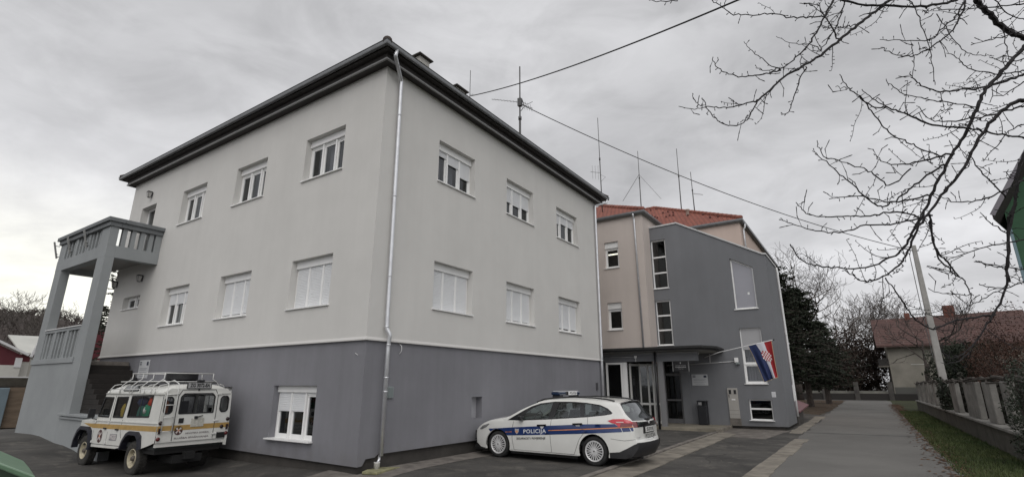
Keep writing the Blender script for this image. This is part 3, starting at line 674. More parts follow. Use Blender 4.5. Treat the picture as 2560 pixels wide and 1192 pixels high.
# ------------------------------------------------------------------ rear wing: cream blocks with red roof, grey annex
wing = empty('rear_wing', 'cream wing with red tiled hipped roofs standing behind the grey annex', 'building')
XA, YA = 15.42, -1.12; ZW = 9.76
mb = MB(); hw = [rc(.17,.91,7.27,8.59), rc(.17,.91,4.26,5.56)]
wall_face(mb, 'X', XA, rc(YA,6.4,0,ZW), hw, .16)
mb.quad((XA,YA,0),(21,YA,0),(21,YA,ZW),(XA,YA,ZW)); mb.quad((XA,6.4,0),(21,6.4,0),(21,6.4,ZW),(XA,6.4,ZW)); mb.build('front_wall', cream2, wing, fix=False)
XB0, XB1, YB = 19.5, 32.1, -4.82
mb = MB(); mb.quad((XB0,YB,0),(XB0,YA+.01,0),(XB0,YA+.01,ZW),(XB0,YB,ZW)); mb.quad((XB0,YB,0),(XB1,YB,0),(XB1,YB,ZW),(XB0,YB,ZW)); mb.quad((XB1,YB,0),(XB1,12,0),(XB1,12,ZW),(XB1,YB,ZW)); mb.quad((XB0,6.4,0),(XB0,12,0),(XB0,12,ZW),(XB0,6.4,ZW)); mb.quad((XB0,12,0),(XB1,12,0),(XB1,12,ZW),(XB0,12,ZW))
mb.build('side_wall', cream3, wing, fix=False)
ep = [(-.05,ZW-.02),(.13,ZW-.02),(.13,ZW+.06),(-.05,ZW+.06)]
mb = MB(); mb.sweep(ep, XA, 21, YA, 6.4); mb.sweep(ep, XB0, XB1, YB, 12); mb.build('soffit', mat('grey_soffit', (.20,.20,.19), .8), wing)
ep = [(.10,ZW+.10),(.105,ZW+.03),(.14,ZW+.0),(.19,ZW+.02),(.205,ZW+.07),(.205,ZW+.14),(.19,ZW+.14),(.185,ZW+.1)]
mb = MB(); mb.sweep(ep, XA, 21, YA, 6.4); mb.sweep(ep, XB0, XB1, YB, 12); mb.build('gutter', zincd, wing)
def tilemat():
    mt = bpy.data.materials.new('red_roof_tiles'); mt.use_nodes = True; nt = mt.node_tree; b = nt.nodes['Principled BSDF']; b.inputs['Roughness'].default_value = .8
    t = nt.nodes.new('ShaderNodeTexCoord'); br = nt.nodes.new('ShaderNodeTexBrick'); mp = nt.nodes.new('ShaderNodeMapping')
    nt.links.new(t.outputs['UV'], mp.inputs[0]); nt.links.new(mp.outputs[0], br.inputs[0])
    br.inputs['Scale'].default_value = 1; br.inputs['Brick Width'].default_value = .22; br.inputs['Row Height'].default_value = .34; br.inputs['Mortar Size'].default_value = .018; br.inputs['Mortar Smooth'].default_value = .4
    br.inputs['Color1'].default_value = (.27,.085,.055,1); br.inputs['Color2'].default_value = (.21,.062,.042,1); br.inputs['Mortar'].default_value = (.09,.03,.022,1)
    nz = nt.nodes.new('ShaderNodeTexNoise'); nz.inputs['Scale'].default_value = .8; nz.inputs['Detail'].default_value = 6; nt.links.new(t.outputs['UV'], nz.inputs[0])
    mx = nt.nodes.new('ShaderNodeMixRGB'); mx.blend_type = 'MULTIPLY'; mx.inputs[0].default_value = .5; rp = nt.nodes.new('ShaderNodeValToRGB'); rp.color_ramp.elements[0].color = (.6,.6,.6,1); rp.color_ramp.elements[1].color = (1.3,1.25,1.2,1)
    nt.links.new(nz.outputs[0], rp.inputs[0]); nt.links.new(br.outputs[0], mx.inputs[1]); nt.links.new(rp.outputs[0], mx.inputs[2]); nt.links.new(mx.outputs[0], b.inputs['Base Color'])
    bp = nt.nodes.new('ShaderNodeBump'); bp.inputs['Strength'].default_value = .7; bp.inputs['Distance'].default_value = .04; bp.invert = True; nt.links.new(br.outputs[1], bp.inputs['Height']); nt.links.new(bp.outputs[0], b.inputs['Normal'])
    return mt
redtile = tilemat()
def uvroof(o):                      # u along the eave, v up the slope, in metres
    me = o.data; uv = me.uv_layers.new(name='UVMap')
    for p in me.polygons:
        n = p.normal; h = Vector((-n.y, n.x, 0)); h = h.normalized() if h.length > 1e-4 else Vector((1,0,0)); s = n.cross(h)
        for li in p.loop_indices:
            c = me.vertices[me.loops[li].vertex_index].co; uv.data[li].uv = (c.dot(h), c.dot(s))
def hip_roof(name, x0, x1, y0, y1, z, t, ridge, mt, parent, mod=None):
    mb = MB(); a, b, c, d = (x0,y0,z),(x1,y0,z),(x1,y1,z),(x0,y1,z)
    if ridge == 'Y': h = (x1-x0)/2; e = ((x0+x1)/2,y0+h,z+h*t); f = ((x0+x1)/2,y1-h,z+h*t); mb.quad(a,b,e); mb.quad(b,c,f,e); mb.quad(c,d,f); mb.quad(d,a,e,f)
    else: h = (y1-y0)/2; e = (x0+h,(y0+y1)/2,z+h*t); f = (x1,(y0+y1)/2,z+h*t); mb.quad(d,a,e); mb.quad(a,b,f,e); mb.quad(c,d,e,f)
    o = mb.build(name, mt, parent, fix=False); uvroof(o); return o, e, f
rtB, eB, fB = hip_roof('roof', XB0-.19, XB1+.19, YB-.19, 12.19, ZW+.13, .575, 'Y', redtile, wing)
rtA, eA, fA = hip_roof('roof', XA-.19, 24, YA-.19, 6.59, ZW+.13, .54, 'X', redtile, wing)
def ridge_caps(p, q, parent):
    p = Vector(p); q = Vector(q); n = int((q-p).length/.38); d = (q-p)/n; mb = MB(); mw = MB()
    for i in range(n):
        a = p+d*i; mb.tube([a, a+d*.93], [.125,.105], 8, True)
        mw.tube([a+d*.93, a+d*1.0], .085, 8, True)
    mb.build('ridge_tiles', mat('ridge_tile', (.23,.08,.055), .8, noise=.2, scale=3), parent, smooth=True); mw.build('ridge_mortar', mat('mortar', (.38,.34,.30), .9), parent, smooth=True)
ridge_caps((XB0-.12,YB-.12,ZW+.2), eB, rtB); ridge_caps(eB, fB, rtB); ridge_caps((XA-.12,YA-.12,ZW+.2), eA, rtA); ridge_caps(eA, (21.6,eA[1],eA[2]), rtA)
mb = MB(); rr = random.Random(2)
for i in range(26):
    s = rr.uniform(.8, 6); y = rr.uniform(YB+s, 2); x = XB0-.19+s; z = ZW+.13+s*.575
    mb.box(x-.05, x+.02, y-.05, y+.05, z, z+.09)
mb.build('snow_guards', mat('guard_tile', (.10,.035,.03), .8), rtB)
mb = MB(); mb.lathe([(0,.09),(.34,.09),(.36,.13),(.42,.13),(.44,.02)], (21.9,-1.7,ZW+.13+2.5*.575), (0,0,1), 14); mb.build('vent_pipe', mat('vent_clay', (.40,.33,.28), .7), rtB, smooth=True)
window(wing, 'X', XA, .17,.91,7.27,8.59, 1, (0,), box=.30, depth=.14, label='upper window with a lit tube lamp inside', fr=.06)
window(wing, 'X', XA, .17,.91,4.26,5.56, 1, (.12,), box=.30, depth=.14, label='unlit lower window', fr=.06)
lt = bpy.data.objects.new('tube', None) if False else None
mb = MB(); mb.bar((XA+.6,.1,8.10),(XA+.6,.95,8.10),.07,.05); tag(mb.build('tube_lamp', mat('tube_light', (1,.95,.8), .5, emit=((1,.93,.75), 3.0))), 'lit fluorescent tube seen through the upper window of the cream wing', 'lamp')
p = bend([(XA-.16,-.75,9.80),(XA-.16,-.75,9.70),(XA-.07,-.75,9.55),(XA-.07,-.80,3.3)], .05); pipe(p, .045, zinc, 'downpipe', wing, (6.6,))
p = bend([(20.0,YB-.16,9.80),(20.0,YB-.16,9.6),(20.0,YB-.07,9.45),(20.0,YB-.07,6.9)], .05); pipe(p, .05, zinc, 'downpipe', wing)

ann = empty('grey_annex', 'grey rendered annex with a sloping parapet and strip windows, behind the police car', 'building')
XG = 16.38; YG1 = -6.17; XG1 = 19.4
top = [(YA-.002,9.24),(-2.48,9.27),(-6.03,7.24),(YG1,7.20)]
hg = [rc(-1.86,-1.14,6.19,8.60), rc(-1.87,-1.16,3.52,5.61), [(-5.60,4.93),(-4.70,4.93),(-4.70,7.24),(-5.60,6.73)], rc(-5.60,-4.75,1.80,4.10), rc(-5.66,-4.79,.36,1.17), rc(-2.07,-1.26,.115,2.80)]
mb = MB(); wall_face(mb, 'X', XG, [(YG1,.14),(YA-.002,.06)]+top, hg, [.10,.10,.12,.12,.14,.1])
mb.quad((XG,YG1,.14),(XG1,YG1,.14),(XG1,YG1,7.20),(XG,YG1,7.20)); mb.quad((XG1,YG1,.14),(XG1,YB,.14),(XG1,YB,7.2),(XG1,YG1,7.2)); mb.quad((XG,YG1,.14),(XG1,YG1,.14),(XG1,YB,.14),(XG,-1.12,.06))
mb.build('wall', grey2, ann, fix=False)
mb = MB(); mb.box(XG+.1, XG1-.1, YG1+.12, -4.0, -.3, .2); mb.build('plinth', plinth, ann)
def strip(mb, P, xa, xb, dn, up):
    for (y0, z0), (y1, z1) in zip(P, P[1:]): mb.add([(xa,y0,z0+dn),(xb,y0,z0+dn),(xb,y1,z1+dn),(xa,y1,z1+dn),(xa,y0,z0+up),(xb,y0,z0+up),(xb,y1,z1+up),(xa,y1,z1+up)], [(0,1,2,3),(7,6,5,4),(0,4,5,1),(1,5,6,2),(2,6,7,3),(3,7,4,0)])
mb = MB(); strip(mb, [(YA-.002,9.25),(-2.48,9.28),(-6.04,7.25),(YG1-.04,7.21)], XG-.05, XG+.25, -.01, .06)
mb.box(XG+.25, XG1+.02, YG1-.04, YG1+.2, 7.20, 7.27); mb.build('coping', mat('pale_metal', (.55,.55,.55), .45), ann)
mb = MB(); mb.add([(XG+.2,YA-.002,9.2),(XG+.2,-2.48,9.22),(XG+.2,-6.0,7.2),(XG1,-6.0,7.2),(XG1,-4.9,7.85),(19.45,-4.85,7.9),(XB0-.01,-2.48,9.22),(XB0-.01,YA-.002,9.2)], [(0,1,6,7),(1,2,3,4,5,6)]); mb.build('roof', zincd, ann)
p = bend([(XG1+.05,YG1-.03,7.2),(XG1+.05,YG1-.05,7.0),(XG1+.05,YG1-.05,1.5),(XG1+.05,YG1-.05,.4)], .04); pipe(p, .05, mat('white_pipe', (.72,.72,.72), .4), 'downpipe', ann, (4.0,2.2))
def strip_window(z0, z1, zs, lab):
    win = window(ann, 'X', XG, -1.86,-1.14, z0, z1, 1, (), box=0, depth=.08, rails=zs, sash=False, label=lab, fr=.055, gl=pane)
strip_window(6.19, 8.60, (6.96,7.74), 'upper strip window of three stacked panes'); strip_window(3.52, 5.61, (4.22,4.9), 'lower strip window of three stacked panes')
# trapezoid window, reflecting
mb = MB(); o_ = hg[2]; i_ = [(-5.55,4.99),(-4.76,4.99),(-4.76,7.14),(-5.55,6.70)]
for a, b, c, d in zip(o_, o_[1:]+o_[:1], i_[1:]+i_[:1], i_): mb.quad((XG+.10,*a),(XG+.10,*b),(XG+.10,*c),(XG+.10,*d))
tw = mb.build('window', white, ann, fix=False); tw['label'] = 'large window with a slanting top'
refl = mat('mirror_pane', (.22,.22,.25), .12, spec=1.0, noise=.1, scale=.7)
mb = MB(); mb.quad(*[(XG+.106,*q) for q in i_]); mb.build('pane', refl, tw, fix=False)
mb = MB(); mb.box(XG-.05,XG+.1,-5.64,-4.66,4.90,4.935); mb.build('sill', white, tw, bevel=.004)
mb = MB(); mb.box(XG+.098,XG+.103,-5.34,-5.26,5.55,5.65); mb.build('sticker', white, tw)
w2 = window(ann, 'X', XG, -5.60,-4.75,1.80,4.10, 1, (), box=.0, depth=.10, rails=(2.60,3.45), sash=True, label='tall window behind the flag', fr=.05, curtain=(0,))  # curtain added behind the glass to imitate a pale reflection
mb = MB(); mb.box(XG+.085,XG+.099,-5.55,-4.80,3.2,4.05); mb.build('shutter_box', mat('reflection_panel', (.36,.36,.37), .5), w2)  # no shutter box: pale panel painting the bright reflection in the upper pane
window(ann, 'X', XG, -5.66,-4.79,.36,1.17, 1, (), box=0, depth=.11, rails=(.80,), sash=False, label='dark basement window with bars of reflection', fr=.045, sillproud=.09)
# entrance door
mb = MB(); dm = mat('door_grey', (.13,.13,.135), .5)
mb.box(XG+.06,XG+.12,-2.06,-1.99,.12,2.79); mb.box(XG+.06,XG+.12,-1.34,-1.27,.12,2.79); mb.box(XG+.06,XG+.12,-1.99,-1.34,2.15,2.26); mb.box(XG+.06,XG+.12,-1.99,-1.34,.12,.30); mb.box(XG+.06,XG+.12,-1.99,-1.34,1.06,1.13)
ed = mb.build('door', dm, ann); mb = MB()
for a, b in ((.30,1.06),(1.13,2.15),(2.26,2.79)): mb.quad((XG+.09,-1.99,a),(XG+.09,-1.34,a),(XG+.09,-1.34,b),(XG+.09,-1.99,b))
mb.build('pane', pane, ed, fix=False); mb = MB(); mb.quad((XG+.7,-2.4,0),(XG+.7,-.9,0),(XG+.7,-.9,2.9),(XG+.7,-2.4,2.9)); mb.build('room_lining', room, ed, fix=False)
mb = MB(); mb.box(XG-.03,XG+.001,-2.47,-2.08,.115,3.05); mb.build('door_pier', grey2, ann)
# glazed vestibule and canopy
cano = empty('entrance_canopy', 'grey entrance porch with white glazing and a dark canopy roof between the two buildings', 'porch')
XV = 14.2
mb = MB(); mb.box(XV, XV+.18, -1.70, .98, 2.72, 3.0); mb.box(XV,XV+.3,-3.40,-1.702,2.70,3.0); mb.build('beam', grey2, cano)
mb = MB(); mb.box(XV-.05, XV+.2, -1.66, .98, 3.0, 3.10); mb.box(XV-.05,XV+.34,-3.43,-1.76,3.0,3.08); mb.build('beam_trim', mat('light_grey_trim', (.22,.22,.22), .6), cano)
mb = MB(); poly = [(13.62,.95),(13.62,-3.72),(14.6,-4.12),(XG-.01,-3.98),(XG-.01,-1.13),(XA-.01,-1.0),(XA-.01,.95)]
mb.prism(poly, 3.11, 3.17); mb.prism([(x-.06 if x < 15 else x, y-(.06 if y < -3 else 0)) for x, y in poly], 3.17, 3.27); mb.build('canopy_roof', mat('bitumen', (.018,.018,.018), .7, noise=.3, scale=8), cano, bevel=.01)
mb = MB(); mb.prism([(13.72,.9),(13.72,-3.64),(14.6,-4.02),(XG-.02,-3.88),(XG-.02,-1.13),(XA-.02,-1.0),(XA-.02,.9)], 3.095, 3.109); mb.build('canopy_ceiling', mat('ceiling_board', (.28,.28,.27), .8), cano)
mb = MB(); mb.box(XV, XV+.16, -1.97,-1.76,0,2.7); mb.build('column', mat('column_grey', (.19,.19,.195), .7), cano, bevel=.006)
mb = MB(); mb.box(XV-.02,XV+.06,-1.665,-1.60,0.05,2.72); mb.box(XV-.02,XV+.06,-1.60,-1.2,.05,.10); mb.build('frame_post', mat('light_grey_trim', (.22,.22,.22), .6), cano)
mb = MB(); mb.tube([(XV-.12,-1.71,3.15),(XV-.12,-1.71,.02)], .045, 12); mb.build('drain_pipe', black, cano, smooth=True)
window(cano, 'X', XV, -.18,.60,.15,2.70, 1, (), box=0, depth=0.0, sill=False, sash=False, label='tall white framed pane beside the entrance', fr=.085)
mb = MB(); mb.box(XV-.01,XV+.15,-.38,-.19,.05,2.70); mb.build('white_post', white, cano, bevel=.005)
mb = MB(); mb.box(XV+.02,XV+.16,.70,.98,0,2.72); mb.build('side_pier', grey2, cano)
# recessed glazed folding doors
gd = MB(); gw = mat('door_white', (.50,.50,.48), .5)
pts = [(14.5,-.42),(15.1,-.62),(15.25,-.95),(15.3,-1.15),(15.38,-1.40)]
for i, q in enumerate(pts): gd.box(q[0]-.035,q[0]+.035,q[1]-.035,q[1]+.035,.12,2.66)
for p_, q_ in zip(pts, pts[1:]):
    for z in (.2, .95, 2.6): gd.bar((*p_,z), (*q_,z), .04, .09)
gdo = gd.build('glazed_door', gw, cano); mb = MB()
for p_, q_ in zip(pts, pts[1:]): mb.quad((*p_,.2),(*q_,.2),(*q_,2.6),(*p_,2.6))
mb.build('pane', pane, gdo, fix=False)
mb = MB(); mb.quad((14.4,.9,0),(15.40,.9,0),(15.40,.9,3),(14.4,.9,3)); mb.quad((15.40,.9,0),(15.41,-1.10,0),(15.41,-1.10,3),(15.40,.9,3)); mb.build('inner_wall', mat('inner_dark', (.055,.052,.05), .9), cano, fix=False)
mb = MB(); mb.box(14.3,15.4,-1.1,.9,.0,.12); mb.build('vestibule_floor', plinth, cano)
mb = MB(); mb.box(13.58,13.62,.2,-.1,2.9,2.95)
mb = MB(); mb.box(XV-.07,XV,-.88,-.78,2.86,2.96); mb.tube([(XV-.03,-.83,2.86),(XV-.03,-.83,2.72)],.012,6); tag(mb.build('sensor_box', white), 'small white sensor box on the grey beam over the entrance', 'sensor')
mb = MB(); mb.tube([(XV-.01,.6,2.93),(XV-.01,-.78,2.91)], .010, 6); mb.build('cable', mat('cable_white', (.5,.5,.5), .5), cano, smooth=True)
mb = MB(); mb.tube([(XG-.02,-1.9,2.60),(XG-.02,-4.42,2.72)], .018, 6); mb.tube([(XG-.02,-3.4,2.66),(XG-.02,-3.42,3.05)],.022,6); mb.build('conduit', mat('cable_white', (.5,.5,.5), .5), ann, smooth=True)
mb = MB(); mb.box(XG-.10,XG,-4.58,-4.43,2.68,2.87); o = mb.build('junction_box', white, None, bevel=.01); tag(o, 'white junction box on the annex wall left of the flag', 'junction box')
mb = MB(); mb.box(XG-.14,XG-.001,-4.62,-4.48,2.60,2.66); mb.build('lower_lip', mat('box_grey', (.24,.27,.27), .5), o)
mb = MB(); mb.lathe([(0,.0),(0,.07),(.05,.07),(.09,.04),(.09,0)], (15.2,-3.2,3.09), (0,0,-1), 16); tag(mb.build('ceiling_lamp', mat('lamp_white', (.6,.6,.56), .4), smooth=True), 'small round lamp under the tip of the canopy', 'lamp')
# black name board hanging under the beam
sb = empty('name_board', 'black hanging name board with pale lines of lettering under the grey beam', 'sign', loc=(XV+.06,0,0))
mb = MB(); mb.box(0,.03,-3.0,-2.42,2.30,2.69); mb.build('board', mat('board_black', (.012,.012,.014), .4), sb)
mb = MB(); mb.box(-.01,.04,-3.05,-3.02,2.28,2.70); mb.box(-.01,.04,-2.40,-2.37,2.28,2.70); mb.build('hanger', mat('hanger_grey', (.22,.22,.22), .5), sb)
pl = mat('pale_lettering', (.40,.40,.40), .6)
fbd = lambda a, b: (-.004, -2.71-a, 2.50+b)
text('REPUBLIKA HRVATSKA', .045, pl, sb, lambda a, b: (-.004,-2.71-a,2.52+b), width=.42); text('POLICIJSKA POSTAJA', .05, pl, sb, lambda a, b: (-.004,-2.71-a,2.455+b), width=.44, bold=.002); text('POLICIJA', .04, pl, sb, lambda a, b: (-.004,-2.71-a,2.39+b), width=.2)
mb = MB(); mb.prism([(-.02,.03),(.02,.03),(.02,-.01),(0,-.035),(-.02,-.01)], 0, .004, lambda a, b, c: (-.004-c,-2.71-a,2.62+b)); mb.build('crest', mat('crest_pale', (.5,.5,.5), .5), sb)
plaque('information_board', 'white information board with small flags on the annex wall above the black bin', 'X', XG, -3.23,-2.55,1.73,2.2)
# electricity meter cabinet
mc = empty('meter_cabinet', 'tall pale meter cabinet with two small dark windows on the annex wall', 'meter box', loc=(XG,-4.2,0)); mm = mat('cabinet_beige', (.36,.345,.32), .6, noise=.06, scale=3)
mb = MB(); mb.box(-.05,0,-.20,.21,.40,1.62); mb.build('case', mm, mc, bevel=.01); mb = MB(); mb.box(-.06,-.05,-.15,-.05,1.38,1.55); mb.box(-.06,-.05,.05,.15,1.38,1.55); mb.build('meter_window', mat('meter_dark', (.02,.02,.02), .2), mc)
mb = MB(); mb.box(-.054,-.05,-.19,.20,.72,.728); mb.box(-.054,-.05,-.19,.20,.56,.566); mb.build('joint', mat('joint_dark', (.10,.095,.09), .8), mc); mb = MB(); mb.box(-.07,-.05,-.08,.06,1.13,1.18); mb.build('label_plate', white, mc); mb = MB(); mb.box(-.065,-.05,.14,.165,1.24,1.36); mb.build('latch', black, mc)
mb = MB(); mb.box(-.04,0,-.22,.22,.115,.40); mb.build('foot', concr2, mc)
# bin
bi = empty('litter_bin', 'black standing litter bin with an open hood against the annex wall', 'bin', loc=(XG-.30,-2.98,.115))
mb = MB(); vs = []
mb.prism([(-.16,-.19),(.16,-.19),(.16,.19),(-.16,.19)], 0, .78); mb.build('body', mat('bin_black', (.012,.013,.016), .4), bi, bevel=.03)
mb = MB()
for s in (-1,1):
    for t in (-1,1): mb.bar((s*.13,t*.16,.78),(s*.13,t*.16,.93),.035)
mb.box(-.02,.13,-.15,.15,.78,.93); mb.build('hood_post', mat('bin_black', (.012,.013,.016), .4), bi); mb = MB(); mb.prism([(-.17,-.20),(.17,-.20),(.17,.20),(-.17,.20)], .93, .985); mb.build('hood', mat('bin_black', (.012,.013,.016), .4), bi, bevel=.02)
mb = MB(); mb.box(-.14,-.132,-.0,.14,.80,.92); mb.build('ash_plate', mat('brushed', (.35,.35,.35), .4, metal=.6), bi)
mb = MB(); mb.box(XG-.008,XG,-5.85,-5.70,1.27,1.48); o = mb.build('notice', mat('paper_white', (.70,.70,.72), .6)); tag(o, 'small white paper notice on the annex wall above the basement window', 'notice')
mb = MB()
for k in range(6): mb.box(XG-.011,XG-.009,-5.83,-5.72,1.30+.025*k,1.305+.025*k)
mb.build('line_of_print', mat('print_grey', (.30,.31,.33), .6), o)
mb = MB(); mb.box(XG1-.1,XG1+.12,YG1-.07,YG1,1.05,1.75); tag(mb.build('utility_box', white, bevel=.01), 'white utility box at the far end of the annex side wall', 'utility box')
# cellar stair roof beside the lane
ce = empty('cellar_hood', 'low maroon sheet metal roof over cellar steps beside the annex', 'cellar roof', loc=(0,0,0))
mar = mat('maroon_sheet', (.135,.045,.052), .5, noise=.15, scale=2)
mb = MB(); mb.add([(19.6,-4.9,1.25),(25.5,-4.9,1.25),(26.0,-6.15,.72),(19.6,-6.30,.60),(19.6,-4.9,1.19),(25.5,-4.9,1.19),(26.0,-6.15,.66),(19.6,-6.30,.54)], [(0,1,2,3),(7,6,5,4),(0,4,5,1),(1,5,6,2),(2,6,7,3),(3,7,4,0)]); mb.build('roof_sheet', mar, ce)
mb = MB(); mb.box(19.7,22.2,-6.18,-6.02,-.05,.52); mb.box(22.3,25.0,-5.9,-5.75,-.05,.5); mb.build('side_wall', plinth, ce)

# Croatian flag on its pole
fl = empty('flag', 'red white and blue flag with a chequered shield on a white pole at the canopy', 'flag', loc=(14.05,-4.28,3.0))
O = Vector((14.05,-4.28,3.0))
mb = MB(); mb.tube([Vector((14.9,-3.55,2.85))-O, Vector((14.0,-4.35,2.99))-O, Vector((13.9,-6.33,3.37))-O], .017, 10); mb.build('pole', mat('pole_white', (.62,.62,.62), .4), fl, smooth=True)
mb = MB(); mb.lathe([(0,.0),(0,.03),(.05,.03),(.06,0)], Vector((13.9,-6.33,3.37))-O, (0,-1,.19), 10); mb.build('pole_tip', black, fl)
def flagP(s_, t):
    b1, b2 = .33+.40*t, .68+.16*t
    s = s_*b1/.37 if s_ < .37 else (b1+(s_-.37)*(b2-b1)/.33 if s_ < .70 else b2+(s_-.70)*(1-b2)/.30)
    return flagQ(s, t)
def flagQ(s, t):      # s 0..1 blue->red along the pole, t 0..1 downwards
    A = Vector((13.93,-5.44,3.20)); B = Vector((13.9,-6.28,3.35)); Cc = Vector((13.85,-5.88,1.86)); D = Vector((13.93,-6.30,2.02))
    p = (A*(1-s)+B*s)*(1-t)+(Cc*(1-s)+D*s)*t
    edge = -.16*math.sin(math.pi*t)*(1-s)*.35
    wv = .07*math.sin(s*9+t*2.2)*(.25+t)*.9+.045*math.sin(s*17-t*3+1)*(t**.7)
    return p+Vector((wv, .03*math.sin(s*9+t*2)*t+edge*.3, 0))-O
def flagpart(name, s0, s1, m):
    n, k = 18, 30; mb = MB(); vs = [flagP(s0+(s1-s0)*i/n, j/k) for j in range(k+1) for i in range(n+1)]
    mb.add(vs, [(j*(n+1)+i, j*(n+1)+i+1, (j+1)*(n+1)+i+1, (j+1)*(n+1)+i) for j in range(k) for i in range(n)]); return mb.build(name, m, fl, smooth=True, fix=False)
flagpart('blue_stripe', 0, .37, mat('flag_blue', (.010,.022,.085), .75)); flagpart('white_stripe', .37, .70, mat('flag_white', (.55,.55,.60), .8)); flagpart('red_stripe', .70, 1, mat('flag_red', (.33,.015,.02), .75))
mb = MB()
for i in range(12): mb.tube([flagP(.0+i/12, 1.0), flagP((i+1)/12, 1.0)], .009, 5)
for i in range(14): mb.tube([flagP(0,i/14), flagP(0,(i+1)/14)], .006, 5); mb.tube([flagP(1,i/14), flagP(1,(i+1)/14)], .007, 5)
mb.build('hem', mat('hem_gold', (.50,.38,.22), .8), fl)
cr, cw = MB(), MB()
def shield(s, t): q = flagP(s, t); return q+Vector((-.012,0,0))
def crest_cell(mb_, a, b):
    s0 = .42+.066*a; t0 = .20+.046*b+.012*a
    g = lambda i, j: flagQ(s0+.066*i, t0+.046*j+.012*i)+Vector((-.02,0,0))
    mb_.quad(g(0,0), g(1,0), g(1,1), g(0,1))
for a in range(7):
    for b in range(6):
        if (a, b) in ((0,5),(6,5),(0,0),(6,0)): continue
        crest_cell(cr if (a+b) % 2 else cw, a, b)
cr.build('shield_red_squares', mat('crest_red', (.33,.02,.03), .7), fl, fix=False); cw.build('shield_white_squares', mat('crest_white', (.68,.62,.62), .7), fl, fix=False)

# ------------------------------------------------------------------ vehicles
def catmull(P, n):
    o = []; k = len(P)
    for i in range(k-1):
        p0, p1, p2, p3 = P[max(i-1,0)], P[i], P[i+1], P[min(i+2,k-1)]
        for j in range(n):
            t = j/n; o.append(tuple(.5*((2*b)+(c-a)*t+(2*a-5*b+4*c-d)*t*t+(3*b-a-3*c+d)*t**3) for a, b, c, d in zip(p0,p1,p2,p3)))
    return o+[P[-1]]
def interp(T, x):
    if x <= T[0][0]: return T[0][1]
    for (a, b), (c, d) in zip(T, T[1:]):
        if x <= c: return b+(d-b)*(x-a)/(c-a)
    return T[-1][1]
class Shell:
    """car body from a side outline: S(u, z) half width; stations (edge u, edge z, centre u, centre z, exponent)"""
    def __init__(s, S, st, n=5): s.S = S; s.raw = st; s.st = catmull(st, n); s.n = n
    def side(s, mb, outer, holes, step, off=0, both=True, only=None):
        for sg in ((-1, 1) if both else (only or -1,)):
            region(mb, outer, holes, step, lambda a, b: (sg*(s.S(a, b)+off), -a, b), flip=(sg > 0))
    def top(s, mb, i0, i1, m=14, off=0, vlim=1.0, v0=None):
        a, b = i0*s.n, i1*s.n; vs = []
        for i in range(a, b+1):
            eu, ez, cu, cz, ex = s.st[i]; y = s.S(eu, ez)
            for j in range(-m, m+1):
                v = j/m*vlim if v0 is None else v0+(vlim-v0)*(j+m)/(2*m); t = abs(v)**ex; vs.append((y*v, -(cu+(eu-cu)*t)+(0), cz+(ez-cz)*t+off))
        w_ = 2*m+1
        mb.add(vs, [(r*w_+c, r*w_+c+1, (r+1)*w_+c+1, (r+1)*w_+c) for r in range(b-a) for c in range(w_-1)])
    def topP(s, i, v, off=0):          # point on the loft at station index i (float), v in -1..1
        k = min(int(i*s.n), len(s.st)-2); f = i*s.n-k; q = [x+(y-x)*f for x, y in zip(s.st[k], s.st[k+1])]
        eu, ez, cu, cz, ex = q; y = s.S(eu, ez); t = abs(v)**ex
        return Vector((y*v, -(cu+(eu-cu)*t), cz+(ez-cz)*t+off))
    def outline(s): return [(q[0], q[1]) for q in s.st]

paint = mat('white_car_paint', (.70,.70,.67), .25, noise=.03, scale=2, coat=.6)
bluep = mat('police_blue', (.008,.03,.13), .3, coat=.5)
orang = mat('police_orange', (.75,.28,.09), .4)
blk = mat('gloss_black', (.012,.012,.014), .2, coat=.4)
seam = mat('panel_gap', (.06,.06,.06), .8)
silver = mat('silver_cap', (.66,.66,.66), .35, metal=.2)
redl = mat('tail_lamp', (.50,.012,.03), .12, coat=.8); redd = mat('tail_lamp_dark', (.16,.008,.012), .12, coat=.8)
platew = mat('plate_white', (.62,.62,.60), .4)
letter = mat('black_letter', (.012,.012,.012), .6); letw = mat('white_letter', (.72,.74,.76), .5)
seatm = mat('seat_cloth', (.03,.035,.035), .9)

